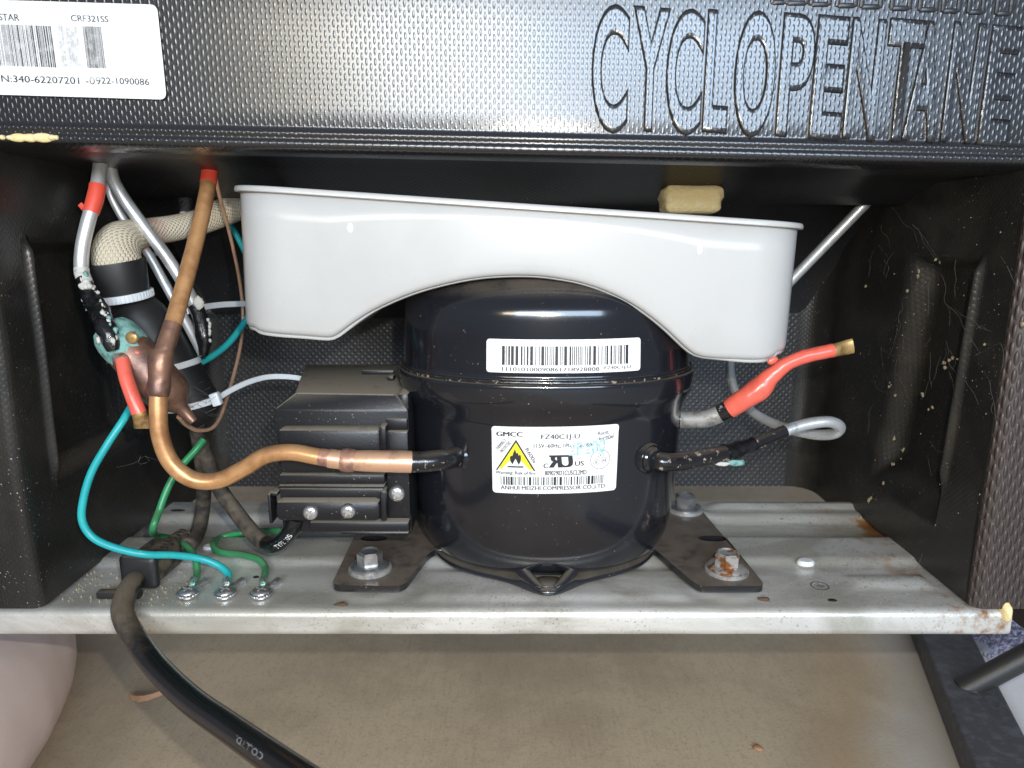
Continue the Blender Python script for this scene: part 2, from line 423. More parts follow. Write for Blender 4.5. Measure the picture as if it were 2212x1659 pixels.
# ------------------------------------------------------------------ print: lettering laid on a surface through a mapping (s, t) -> point
def glyphs(txt, bold=0.0, extrude=0.0, bevel=0.0, space=1.0, res=3):
    cu = bpy.data.curves.new('text', 'FONT')
    cu.body = txt; cu.size = 1; cu.resolution_u = res
    cu.offset = bold; cu.space_character = space; cu.extrude = extrude; cu.bevel_depth = bevel; cu.bevel_resolution = 2
    o = bpy.data.objects.new('text', cu)
    COL.objects.link(o)
    dg = bpy.context.evaluated_depsgraph_get()
    me = bpy.data.meshes.new_from_object(o.evaluated_get(dg))
    vs = [v.co.copy() for v in me.vertices]; fs = [tuple(p.vertices) for p in me.polygons]
    bpy.data.objects.remove(o); bpy.data.curves.remove(cu); bpy.data.meshes.remove(me)
    return vs, fs
class Print:
    def __init__(s): s.v, s.f = [], []
    def poly(s, pts, fs=None):
        n = len(s.v)
        s.v += [(p[0], p[1]) for p in pts]
        s.f += [tuple(n + i for i in f) for f in (fs or [tuple(range(len(pts)))])]
    def text(s, txt, x0, x1, y0, y1, bold=0.016, rot=0, shear=0, mirror=False, space=1.0):
        """fit text in the box (x0..x1, y0..y1) (y up) and turn it about the box centre"""
        vs, fs = glyphs(txt, 0, space=space)
        ax, bx = min(v.x for v in vs), max(v.x for v in vs)
        ay, by = min(v.y for v in vs), max(v.y for v in vs)
        cx, cy = (x0 + x1) / 2, (y0 + y1) / 2
        c, q = math.cos(rot), math.sin(rot)
        for dx in ((-bold, bold) if bold < .03 else (-bold, 0, bold)):
          dx *= (y1 - y0) * 1.6
          out = []
          for v in vs:
            x = lerp(x0, x1, (v.x - ax) / (bx - ax)) - cx + dx
            if mirror: x = -x
            y = lerp(y0, y1, (v.y - ay) / (by - ay)) - cy
            x += shear * y
            out.append((cx + x * c - y * q, cy + x * q + y * c))
          s.poly(out, fs)
    def rect(s, x0, x1, y0, y1, div=1):
        for k in range(div):
            a, b = lerp(x0, x1, k / div), lerp(x0, x1, (k + 1) / div)
            s.poly([(a, y0), (b, y0), (b, y1), (a, y1)])
    def line(s, a, b, w):
        a, b = Vector(a), Vector(b)
        n = (b - a).normalized().orthogonal() * w / 2
        s.poly([a - n, b - n, b + n, a + n])
    def ring(s, c, r, w, seg=28):
        for i in range(seg):
            a, b = 2 * PI * i / seg, 2 * PI * (i + 1) / seg
            s.poly([(c[0] + q * math.cos(t), c[1] + q * math.sin(t)) for q, t in ((r - w, a), (r + w, a), (r + w, b), (r - w, b))])
    def barcode(s, x0, x1, y0, y1, seed, fill=.5):
        rn = random.Random(seed)
        x, u = x0, (x1 - x0) / 118
        while x < x1 - u:
            w = u * rn.choice((.8, .8, .8, 1.6, 2.6))
            s.rect(x, min(x + w, x1), y0, y1)
            x += w + u * rn.choice((.9, .9, 1.5, 2.2))
    def put(s, name, fmap, mt, parent):
        return mesh(name, [fmap(x, y) for x, y in s.v], s.f, mt, parent, smooth=False)

def round_rect_grid(w, h, r, nx=20, ny=6):
    """outline-rounded rectangle as a triangulated grid in s,t"""
    vs, fs = [], []
    for j in range(ny + 1):
        t = -h / 2 + h * j / ny
        rows = t
        for i in range(nx + 1):
            s_ = -w / 2 + w * i / nx
            vs.append([s_, rows])
    for j in range(ny):
        for i in range(nx):
            a = j * (nx + 1) + i
            fs.append((a, a + 1, a + nx + 2, a + nx + 1))
    # pull the corners in to a radius
    for v in vs:
        ex, ey = abs(v[0]) - (w / 2 - r), abs(v[1]) - (h / 2 - r)
        if ex > 0 and ey > 0:
            m_ = max(ex, ey); L = math.hypot(ex, ey)
            k = m_ / L if L > 0 else 1
            v[0] = math.copysign(w / 2 - r + ex * k, v[0]); v[1] = math.copysign(h / 2 - r + ey * k, v[1])
    return vs, fs
def sub_axis(lo, hi, r, n):
    """grid lines denser near both ends so that rounded corners show"""
    return [lo, lo + r * .3, lo + r * .65] + [lerp(lo + r, hi - r, i / n) for i in range(n + 1)] + [hi - r * .65, hi - r * .3, hi]
def sticker(name, w, h, r, fmap, mt, parent, th=.12, nx=20, ny=6):
    xs, ys = sub_axis(-w / 2, w / 2, r, nx), sub_axis(-h / 2, h / 2, r, ny)
    vs, fs = [], []
    for y in ys:
        for x in xs:
            ex, ey = abs(x) - (w / 2 - r), abs(y) - (h / 2 - r)
            X, Y_ = x, y
            if ex > 0 and ey > 0:
                k = max(ex, ey) / math.hypot(ex, ey)
                X = math.copysign(w / 2 - r + ex * k, x); Y_ = math.copysign(h / 2 - r + ey * k, y)
            vs.append(fmap(X, Y_))
    n = len(xs)
    for j in range(len(ys) - 1):
        for i in range(n - 1): fs.append((j * n + i, j * n + i + 1, j * n + n + i + 1, j * n + n + i))
    return mesh(name, vs, fs, mt, parent)

# ================================================================== THE SETTING
mesh('concrete_floor', [(-3000, -3000, FL), (3000, -3000, FL), (3000, 3000, FL), (-3000, 3000, FL)], [(0, 1, 2, 3)], M['concrete'])
tag(bpy.data.objects['concrete_floor'], kind='structure')

# ================================================================== REFRIGERATOR (cabinet back, liner, base tray)
fridge = thing('refrigerator', (0, 90, 150), 'back of a small black refrigerator with its open compressor compartment and steel base tray', 'refrigerator')
SHEAR = .021
def ceil_profile(x):
    """profile of the rear panel, its rolled lower edge and the compartment roof at x: list of (Y, z)"""
    side = max(1 - sm(-140, -104, x), sm(120, 165, x))
    s = -SHEAR * x
    pr = [(-14, 560), (-10, 470), (-1.5, 430), (-1, 412), (-.6, 398), (-.4, 386), (-.4, 379.5), (-.2, 378.2), (-1.3, 377.4), (-1.7, 376.4), (-1.3, 375.4),
          (-.6, 374.6), (-1.5, 373.8), (-2.0, 372.6), (-1.6, 371.4), (-.4, 370.6), (2, 369.8), (6, 369.3), (12, 368.9)]
    pr = [(y, z + s) for y, z in pr]
    inner = [(18, 368.2, 369.5), (26, 368.2, 374), (36, 368.4, 377), (50, 368.2, 376), (66, 366.8, 373), (84, 361.5, 367), (96, 356.5, 362), (112, 357, 355), (135, 349, 343), (160, 330, 326), (176, 306, 304), (180, 286, 284)]
    for y, lo, hi in inner: pr.append((y, lerp(hi, lo, side) + s * (1 - y / 200)))
    return pr
def build_panel():
    xs = [-240 + 474 / 96 * i for i in range(97)]
    np_ = len(ceil_profile(0))
    k = 18
    for nm, a, b, mt in (('back_panel', 0, k, M['panel']), ('compartment_roof', k, np_ - 1, M['ceiling'])):
        vs, fs, uv = [], [], []
        n = b - a + 1
        for x in xs:
            pr = ceil_profile(x)
            L = 0
            for i in range(np_):
                if i: L += math.hypot(pr[i][0] - pr[i - 1][0], pr[i][1] - pr[i - 1][1])
                if a <= i <= b:
                    vs.append((x, pr[i][0], pr[i][1])); uv.append((x, -L))
        for i in range(len(xs) - 1):
            for j in range(n - 1): fs.append((i * n + j, i * n + j + 1, i * n + n + j + 1, i * n + n + j))
        o = mesh(nm, vs, fs, mt, fridge, uv=uv)
        if nm == 'back_panel': bp = o
    return bp
back_panel = build_panel()

# side and rear walls of the compartment: a plan line swept in height, with a pressed recess in each side
YS = [2, 5, 8, 11, 13] + [14.5 + .7 * i for i in range(32)] + [38 + 2 * i for i in range(63)]
def wall_path():
    p = []
    for x in (-238, -234, -230, -226, -222, -219, -216.5): p.append((x, -3.0))
    for i in range(1, 6):
        a = i / 6 * PI / 2; p.append((-216.5 + 4.5 * math.sin(a), -3 + 4.5 * (1 - math.cos(a))))
    for y in YS: p.append((-212, y))
    for i in range(0, 7):
        a = i / 6 * PI / 2; p.append((-212 + 16 * (1 - math.cos(a)), 164 + 16 * math.sin(a)))
    nl = len(p)
    for x in range(-190, 190, 6): p.append((x, 180))
    nr = len(p)
    for i in range(0, 7):
        a = i / 6 * PI / 2; p.append((192 + 16 * math.sin(a), 180 - 16 * (1 - math.cos(a))))
    for y in YS[::-1]: p.append((208, y))
    nf = len(p)
    for i in range(0, 6):
        a = i / 6 * PI / 2; p.append((208 + 5 * (1 - math.cos(a)), 2 - 5 * math.sin(a)))
    for x in (213.5, 217, 222, 227, 231): p.append((x, -3))
    return p, nl, nr, nf
def build_walls():
    p, nl, nr, nf = wall_path()
    L = [0]
    for a, b in zip(p, p[1:]): L.append(L[-1] + math.hypot(b[0] - a[0], b[1] - a[1]))
    zs = [174.4 + 2.23 * i for i in range(96)]
    def pt(i, z):
        x, y = p[i]
        z -= 9.0 * sm(122, 128, y) * (1 - sm(174.4, 220, z))
        if i < nl and x < -190 and y > 5:      # recess of the left wall
            d = min(sm(21, 27, y), 1 - sm(86, 102, y), sm(222, 238, z), 1 - sm(329, 337, z))
            x -= 12 * d
            x += 3.2 * math.exp(-((y - 20) / 1.7) ** 2) * sm(224, 236, z) * (1 - sm(332, 339, z))
        if i >= nr and x > 190 and y > 5:
            sl = (372 - z) * .12
            d = min(sm(22 + sl * .5, 28 + sl * .5, y), 1 - sm(66 + sl, 78 + sl, y), sm(197, 222, z), 1 - sm(321, 330, z))
            x += 12 * d
            x -= 3.2 * math.exp(-((y - 21 - sl * .5) / 1.7) ** 2) * sm(216, 230, z) * (1 - sm(322, 331, z))
        w = 1.2 * noise.noise(Vector((x * .012, y * .012, z * .014)))
        return (x + w * (0.5 if abs(x) > 195 else 0), y + w, z)
    for nm, a, b, mt in (('side_wall', 0, nl - 1, M['wall']), ('rear_wall', nl - 1, nr, M['rear']), ('side_wall', nr, nf, M['wall']), ('mesh_flange', nf, len(p) - 1, M['flange'])):
        vs, fs, uv = [], [], []
        zz = zs
        n = len(zz)
        for i in range(a, b + 1):
            for j, z in enumerate(zz):
                z0 = z
                vs.append(pt(i, z0)); uv.append((L[i], z0))
        for i in range(b - a):
            for j in range(n - 1): fs.append((i * n + j, i * n + n + j, i * n + n + j + 1, i * n + j + 1))
        mesh(nm, vs, fs, mt, fridge, uv=uv)
build_walls()
# outer sheet-steel side of the cabinet, with foam swelling out of the corner
bm = bmesh.new()
box_bm(bm, (237.6, 150, 370), (7, 330, 416), 1.5)
from_bm('side_panel', bm, M['steel_side'], fridge)
bm = bmesh.new()
box_bm(bm, (-243.8, 150, 370), (7, 330, 416), 1.5)
from_bm('side_panel', bm, M['steel_side'], fridge)
def blob(name, c, s, mt, parent, amp=.25, sc=.25, sub=3, rot=None):
    bm = bmesh.new()
    bmesh.ops.create_icosphere(bm, subdivisions=sub, radius=1)
    for v in bm.verts:
        n = v.co.normalized()
        v.co = n * (1 + amp * noise.noise(Vector((n.x * s[0], n.y * s[1], n.z * s[2])) * sc + Vector(c) * .37))
        v.co = Vector((v.co.x * s[0], v.co.y * s[1], v.co.z * s[2]))
        if rot: v.co = rot @ v.co
        v.co += Vector(c)
    return from_bm(name, bm, mt, parent, sharp=180)
p = U(2163, 1326, -5)
blob('foam_bead', (p.x + 4, -1, p.z), (2.2, 4, 5.2), M['foam'], fridge, .5)
for px, w in ((22, 1.8), (38, 4.2), (62, 5), (88, 4.6), (112, 1.6), (122, 1.0), (5, 1.2)):
    p = U(px, 297, -2)
    blob('foam_bead', (p.x, -1.8, p.z), (w, 1.3, 1.7 if w > 2 else 1), M['foam'], fridge, .3)

# embossed lettering on the panel
def emboss(ch, xa, xb, yt, yb, hook=0):
    vs, fs = glyphs(ch, 0.012, .02, .034, res=6)
    ax, bx = min(v.x for v in vs), max(v.x for v in vs)
    ay, by = min(v.y for v in vs), max(v.y for v in vs)
    zmax = max(v.z for v in vs)
    ym = (yt + yb) / 2
    l, r = U(xa, ym, -1), U(xb, ym, -1)
    top, bot = U((xa + xb) / 2, yt, -1), U((xa + xb) / 2, yb, -1)
    out = []
    for v in vs:
        x = lerp(l.x, r.x, (v.x - ax) / (bx - ax))
        z = lerp(bot.z, top.z, (v.y - ay) / (by - ay)) - .075 * (x - (l.x + r.x) / 2)
        k = sm(398, 432, z)
        out.append((x, -.5 - v.z / zmax * 1.3 - .5 * k, z))
    mesh('embossed_letter', out, fs, M['panel'], back_panel, sharp=50, uv=[(q[0], q[2]) for q in out])
cw = lambda c: 1261.6 + c * .4297
row = [('C', 38, 226, 20, 668), ('Y', 238, 425, 35, 662), ('C', 412, 600, 42, 678), ('L', 606, 735, 50, 668), ('O', 755, 962, 52, 690),
       ('P', 980, 1152, 68, 690), ('E', 1150, 1315, 78, 700), ('N', 1322, 1492, 90, 702), ('T', 1505, 1690, 95, 708), ('A', 1625, 1800, 104, 710),
       ('N', 1822, 1985, 112, 716), ('E', 2010, 2165, 128, 732)]
for ch, a, b, t, bt in row:
    emboss(ch, cw(a), cw(b), t * .4297, bt * .4297)
# feet of a second line of embossed letters, cut by the top of the view
for a, b in ((1668, 1695), (1700, 1740), (1752, 1790), (1808, 1846), (1860, 1900), (1925, 1962), (1985, 2020), (2035, 2068), (2090, 2120), (2150, 2180)):
    l = U(a, 6 + (a - 1668) * .05, -1); r = U(b, 6 + (b - 1668) * .05, -1)
    bm = bmesh.new()
    for cx in (l.x, r.x):
        box_bm(bm, (cx, -1.4, l.z + 12), (1.9, 1.6, 25), .6)
    box_bm(bm, ((l.x + r.x) / 2, -1.4, l.z), (r.x - l.x, 1.6, 1.9), .6)
    from_bm('embossed_letter', bm, M['letter'], back_panel)

# serial sticker on the panel
pa, pb, pc = U(-60, 2, -1.6), U(341, 9, -1.6), U(346, 213, -1.6)
SW, SH = pb.x - pa.x, (pb.z - pc.z)
sc0 = Vector(((pa.x + pb.x) / 2, 0, (pa.z + pc.z) / 2))
def smap(off):
    def f(s, t):
        return Vector((sc0.x + s, -1.9 - off - .6 * sm(398, 432, sc0.z + t), sc0.z + t - .028 * s))
    return f
stk = sticker('serial_sticker', SW, SH, 2.4, smap(0), M['white_label'], fridge)
def S(px, py): 
    q = U(px, py, -1.9); s_ = q.x - sc0.x
    return s_, q.z - sc0.z + .028 * s_
def srect(x0, y0, x1, y1):
    a, b = S(x0, y0), S(x1, y1)
    return a[0], b[0], b[1], a[1]
k7 = .2734
pr = Print()
x0, x1, y0, y1 = srect(-2, 30, 44, 46); 
pr.text('STAR', x0, x1, y0, y1)
pr.put('lettering', smap(.06), M['ink_grey'], stk)
pr = Print(); pr.text('CRF321SS', *srect(154, 33, 236, 49)); pr.put('lettering', smap(.06), M['ink_grey'], stk)
pr = Print(); pr.barcode(*srect(-40, 52, 122, 146), 5); pr.put('barcode', smap(.06), M['ink_grey'], stk)
pr = Print(); pr.barcode(*srect(123, 56, 178, 147), 9); pr.put('barcode', smap(.06), M['ink_faded'], stk)
pr = Print(); pr.barcode(*srect(179, 57, 229, 148), 12); pr.put('barcode', smap(.06), M['ink_grey'], stk)
pr = Print(); pr.text('N:340-62207201', *srect(2, 162, 172, 182), bold=.012); pr.put('lettering', smap(.06), M['ink_grey'], stk)
pr = Print(); pr.text('-09', *srect(184, 166, 219, 183)); pr.put('lettering', smap(.06), M['ink_faded'], stk)
pr = Print(); pr.text('22-1090086', *srect(218, 167, 323, 184), bold=.01); pr.put('lettering', smap(.06), M['ink_grey'], stk)

# base tray: pressed galvanised sheet with a rolled front lip
def tray_z(x, y):
    z = 173 + 2.4 * sm(40, 48, y) - 4.2 * sm(72, 79, y) * (1 - sm(98, 106, y)) 
    z += 2.2 * sm(112, 115, y) * (1 - sm(119, 122, y)) * sm(118, 128, x)
    ex, ey = abs(x - 184) - 19, abs(y - 25) - 6
    z += 1.8 * (1 - sm(-4, 2, max(ex, ey)))
    z += 2.2 * (1 - sm(-3, 3, max(abs(x - 20) - 62, abs(y - 22) - 14))) * 0.6
    for bx, by in ((-68, 23), (103, 23), (103, 97), (-68, 97)):
        z += 1.5 * (1 - sm(14, 20, math.hypot(x - bx, y - by)))
    return z + .35 * noise.noise(Vector((x * .02, y * .02, 3)))
def build_tray():
    xs = [-238 + 2.9 * i for i in range(161)]
    prof = [(3.0, None)] + [(y, None) for y in range(5, 126, 2)]
    lip = [(6, -12.4), (2, -12.6), (-1.0, -12.2), (-2.4, -11.0), (-2.6, -9), (-2.4, -6), (-2.5, -3.2), (-2.0, -1.4), (-.8, -.35), (1.2, 0)]
    vs, fs = [], []
    n = len(prof) + len(lip)
    for x in xs:
        for y, z in lip: vs.append((x, y, 173 + z + .15 * noise.noise(Vector((x * .05, 0, 0)))))
        for y, _ in prof: vs.append((x, y, tray_z(x, y)))
    for i in range(len(xs) - 1):
        for j in range(n - 1): fs.append((i * n + j, i * n + n + j, i * n + n + j + 1, i * n + j + 1))
    return mesh('base_tray', vs, fs, M['tray'], fridge, sharp=60)
tray = build_tray()
def on_tray(px, py, dz=0):
    q = UZ(px, py, 170)
    for _ in range(3): q = UZ(px, py, tray_z(q.x, q.y))
    return q + Vector((0, 0, dz))
def disc(name, c, rx, ry, mt, parent, h=.3, seg=20):
    return lathe(name, [(1, -h), (1, h * .2), (.8, h)], T(c), mt, parent, seg, sx=rx, sy=ry)
for px, py, rx, ry in ((384, 1103, 4.6, 1.6), (592, 1104, 4, 1.4), (1798, 1297, 2.2, 1.2), (553, 1247, 1.5, 1.2)):
    disc('slot', on_tray(px, py, .1), rx, ry, M['hole'], tray)
disc('plastic_rivet', on_tray(1740, 1216, .5), 4.4, 3.2, M['nylon'], tray, 1.2)
disc('plastic_rivet', on_tray(455, 1183, .5), 4, 3, M['nylon'], tray, .9)
pr = Print(); pr.ring((0, 0), 4, .28); pr.line((-2.6, .4), (2.6, .4), .4); pr.line((-1.7, -.8), (1.7, -.8), .4); pr.line((-.8, -2), (.8, -2), .4); pr.line((0, .4), (0, 3), .4)
gq = on_tray(1771, 1267, .35)
pr.put('ground_mark', lambda s, t: gq + Vector((s, t, 0)), M['steel'], tray)

# ================================================================== COMPRESSOR
CX, CY = 17.0, 60.0
comp = thing('compressor', (CX, CY, 172), 'glossy black hermetic compressor with two white labels on dark mounting feet', 'compressor')
NSEG = 96
def sup(a, n=2.25):
    c, s_ = math.cos(a), math.sin(a)
    return math.copysign(abs(c) ** (2 / n), c), math.copysign(abs(s_) ** (2 / n), s_)
LOW = [(178, 30, 22), (178.5, 44, 33), (180, 52, 39.5), (183, 57.5, 43.6), (187, 61, 46.2), (193, 63.7, 48.2), (201, 65.5, 49.5), (210, 66.6, 50.3), (220, 67.2, 50.6), (240, 67.8, 51), (253, 68, 51.2), (257.5, 68.6, 51.7), (262, 70.6, 53.2), (266, 72.6, 54.8), (270, 73.4, 55.4), (273.6, 73.6, 55.5), (275.2, 73.2, 55.2), (275.9, 72.2, 54.4)]
UPP = [(273.5, 70.5, 52.8), (276.2, 71, 53.2), (277.6, 71.2, 53.4), (279, 70.8, 53), (290, 70.4, 52.6), (300, 70, 52.2), (307, 69.3, 51.6), (312, 67.2, 49.4), (316, 63.5, 46), (319.5, 57.5, 41.5), (322.5, 50, 36), (325, 40, 29), (327, 28, 21), (329.3, 14, 10.5), (329.6, .01, .01)]
def shell(name, prof, mt, nub=False):
    vs, fs = [], []
    for z, rx, ry in prof:
        for i in range(NSEG):
            a = 2 * PI * i / NSEG
            c, s_ = sup(a)
            x, y = CX + rx * c, CY + ry * s_
            if nub and z < 200:                # drawn spout at the front of the bottom cup
                w = math.exp(-((x - CX) / 13) ** 2) * (1 if s_ < 0 else 0) * sm(200, 182, z)
                y -= 9 * w
                x -= 0
            vs.append((x, y, z))
    for j in range(len(prof) - 1):
        for i in range(NSEG):
            k = (i + 1) % NSEG
            fs.append((j * NSEG + i, j * NSEG + k, j * NSEG + NSEG + k, j * NSEG + NSEG + i))
    fs.append(tuple(range(NSEG))[::-1])
    return mesh(name, vs, fs, mt, comp, sharp=70)
def refine(prof, sub=3):
    d = catmull(prof, sub)
    return [tuple(q) for q in d]
shell('lower_shell', refine(LOW), M['shell'])
def skirt():
    vs, fs = [], []
    n = 120
    rows = [(-7, 180.5), (-1.2, 179.4), (0, 178.6), (.3, 177.6), (-.2, 176.6), (-1.4, 176.2), (-9, 176.6)]
    for d, z in rows:
        for i in range(n):
            a = 2 * PI * i / n
            c, s_ = sup(a, 2.05)
            x = CX + (58.5 + d) * c; y = CY + (43 + d) * s_
            w = math.exp(-((x - CX) / 14) ** 2) * sm(0, .6, -s_)
            y -= 9.5 * w
            zz = z + 2.2 * math.exp(-((abs(x - CX) - 11) / 3.5) ** 2) * sm(0, .6, -s_) * (1 if d > -3 and z > 177 else 0) - 1.6 * w
            vs.append((x, y, zz))
    for j in range(len(rows) - 1):
        for i in range(n): fs.append((j * n + i, (j + 1) * n + i, (j + 1) * n + (i + 1) % n, j * n + (i + 1) % n))
    mesh('bottom_skirt', vs, fs, M['shell'], comp, sharp=80)
skirt()
blob('spout_fold', (CX, 15, 178.2), (7.5, 5.5, 1.7), M['shell'], comp, .1, .3)
for sx in (-1, 1):
    Path([(CX + 15 * sx, 22, 186, 2.4), (CX + 11 * sx, 17, 182, 2.8), (CX + 6.5 * sx, 12.5, 179, 2.4), (CX + 3 * sx, 10, 177.6, 1.6)], 6).tube('spout_fold', M['shell'], comp, seg=14)
shell('upper_shell', refine(UPP), M['shell'])
# weld bead along the seam
pts = []
for i in range(NSEG + 1):
    c, s_ = sup(2 * PI * i / NSEG)
    pts.append((CX + 71.6 * c, CY + 53.8 * s_, 276.2, .9 + .25 * noise.noise(Vector((i * .9, 0, 0)))))
Path(pts, 2).tube('weld_bead', M['black_worn'], comp, seg=8, lump=.3, lsc=.5, cap=False)

def shell_map(z0, s0, off, prof, tilt=0.0, bow=0.0):
    """label coordinates (s right, t up) laid on the shell"""
    tab = []
    for i in range(0, 721):
        a = -PI / 2 + (i - 360) / 360 * PI * .5
        tab.append(sup(a))
    zz = [q[0] for q in prof]
    def rad(z):
        for a, b in zip(prof, prof[1:]):
            if a[0] <= z <= b[0]:
                k = (z - a[0]) / (b[0] - a[0])
                return lerp(a[1], b[1], k), lerp(a[2], b[2], k)
        return prof[-1][1:]
    rx0, ry0 = rad(z0)
    arc = [0]
    for a, b in zip(tab, tab[1:]):
        arc.append(arc[-1] + math.hypot((b[0] - a[0]) * rx0, (b[1] - a[1]) * ry0))
    mid = arc[360]
    def f(s, t):
        L = mid + s0 + s
        i = min(range(0, 720, 8), key=lambda q: abs(arc[q] - L))
        lo = max(0, i - 9)
        while lo < 719 and arc[lo + 1] < L: lo += 1
        k = (L - arc[lo]) / max(1e-6, arc[lo + 1] - arc[lo])
        c, s_ = lerp(tab[lo][0], tab[lo + 1][0], k), lerp(tab[lo][1], tab[lo + 1][1], k)
        z = z0 + t + tilt * s + bow * s * s
        rx, ry = rad(z)
        return Vector((CX + (rx + off) * c, CY + (ry + off) * s_, z))
    return f
# lower name plate
LZ = 240.5
lw, lh = 57.0, 31.5
def lm(off): return shell_map(LZ, 2.4, off, LOW, .012)
lab = sticker('name_plate_label', lw, lh, 1.6, lm(.25), M['white_label'], comp, nx=28, ny=16)
ax = lambda c: (c - 785) * lw / 1160
ay = lambda c: -(c - 1233) * lh / 668
def lab_text(P, txt, x0, x1, y0, y1, **k): P.text(txt, ax(x0), ax(x1), ay(y1), ay(y0), **k)
P1 = Print()
lab_text(P1, 'GMCC', 250, 487, 952, 997, bold=.05)
lab_text(P1, 'FZ40C1J-U', 655, 1000, 975, 1035)
lab_text(P1, '115V~60Hz, 1Ph, LRA: 6A', 588, 1120, 1066, 1112)
lab_text(P1, 'RoHS', 1170, 1268, 962, 996)
lab_text(P1, 'SUCTION', 1184, 1314, 1018, 1050, rot=.2)
lab_text(P1, 'THERMALLY', 226, 352, 1062, 1094, rot=.87)
lab_text(P1, 'PROTECTED', 268, 396, 1086, 1118, rot=.87)
lab_text(P1, 'R600a', 486, 640, 1164, 1200, rot=-1.03)
lab_text(P1, 'Warning: Risk of fire', 238, 605, 1342, 1384)
lab_text(P1, 'C', 678, 718, 1262, 1308, bold=.03)
lab_text(P1, 'US', 965, 1044, 1246, 1292, bold=.03)
lab_text(P1, '809029021CUSCL2MD', 690, 1072, 1334, 1382)
lab_text(P1, 'ANHUI MEIZHI COMPRESSOR CO.,LTD', 284, 1252, 1490, 1536)
lab_text(P1, 'C', 1192, 1214, 1182, 1208); lab_text(P1, 'S', 1150, 1172, 1254, 1280); lab_text(P1, 'M', 1222, 1250, 1242, 1268)
P1.ring((ax(1198), ay(1240)), 4.5, .1, 40)
for cx, cy in ((1202, 1194), (1161, 1266), (1236, 1254)): P1.ring((ax(cx), ay(cy)), 1.35, .07, 24)
ar = [(1135, 1072), (1185, 1018), (1180, 1042), (1318, 992), (1320, 1024), (1188, 1068), (1190, 1096)]
for a, b in zip(ar, ar[1:] + ar[:1]): P1.line((ax(a[0]), ay(a[1])), (ax(b[0]), ay(b[1])), .16)
P1.put('lettering', lm(.33), M['ink'], lab)
P2 = Print()                                     # recognised-component mark: slanted, mirrored R and U in one stroke
P2.text('R', ax(728), ax(832), ay(1304), ay(1180), bold=.06, shear=-.12, mirror=True)
P2.text('U', ax(812), ax(934), ay(1304), ay(1180), bold=.06, shear=-.12)
P2.rect(ax(728), ax(915), ay(1200), ay(1180), 6)
P2.put('component_mark', lm(.33), M['ink'], lab)
P3 = Print(); P3.barcode(ax(284), ax(1252), ay(1482), ay(1398), 21)
P3.put('barcode', lm(.33), M['ink'], lab)
def tri(k):
    A, B, C_ = Vector((ax(428), ay(1026))), Vector((ax(240), ay(1336))), Vector((ax(606), ay(1338)))
    G = (A + B + C_) / 3
    return [G + (q - G) * k for q in (A, B, C_)]
def tri_fill(P, k, n=6):
    A, B, C_ = tri(k)
    for i in range(n):
        a, b = i / n, (i + 1) / n
        P.poly([A.lerp(B, a), A.lerp(B, b), A.lerp(C_, b), A.lerp(C_, a)] if i else [A, A.lerp(B, b), A.lerp(C_, b)])
P4 = Print(); tri_fill(P4, 1.0); P4.put('triangle_border', lm(.31), M['ink'], lab)
P5 = Print(); tri_fill(P5, .86); P5.put('warning_triangle', lm(.36), M['yellow'], lab)
P6 = Print()
fl = [(395, 1274), (374, 1235), (372, 1200), (388, 1185), (392, 1205), (400, 1165), (418, 1120), (428, 1150), (436, 1165), (446, 1150), (452, 1185), (466, 1170), (474, 1205), (470, 1245), (452, 1276), (452, 1240), (438, 1222), (432, 1205), (420, 1222), (402, 1240)]
fc = (424, 1215)
for a, b in zip(fl, fl[1:] + fl[:1]):
    if a[1] > 1270 and b[1] < 1250 and a[0] > 440: pass
    P6.poly([(ax(fc[0]), ay(fc[1])), (ax(a[0]), ay(a[1])), (ax(b[0]), ay(b[1]))])
P6.rect(ax(350), ax(495), ay(1304), ay(1290), 3)
P6.put('flame_symbol', lm(.40), M['ink'], lab)
P7 = Print(); lab_text(P7, '2B200', 905, 1240, 1050, 1180, rot=.06, shear=.05)
P7.line((ax(1000), ay(1000)), (ax(1150), ay(1015)), .2); P7.line((ax(1150), ay(1015)), (ax(1230), ay(1020)), .15)
P7.line((ax(940), ay(1205)), (ax(1165), ay(1222)), .15)
P7.put('date_stamp', lm(.42), M['ink_teal'], lab)
# upper barcode label
def um(off): return shell_map(287.9, 6.0, off, UPP, .0)
uw, uh = 68.5, 14.6
ulab = sticker('barcode_label', uw, uh, 1.4, um(.25), M['white_label'], comp, nx=30, ny=18)
ux = lambda c: (c - 858) * uw / 1450
uy = lambda c: -(c - 280) * uh / 345
P8 = Print(); P8.barcode(ux(280), ux(1462), uy(372), uy(176), 33); P8.put('barcode', um(.42), M['ink'], ulab)
P9 = Print()
P9.text('1110101000908617189 28808'.replace(' ', ''), ux(282), ux(1172), uy(434), uy(394)); P9.text('FZ40C1J-U', ux(1220), ux(1478), uy(430), uy(390))
P9.put('lettering', um(.42), M['ink'], ulab)

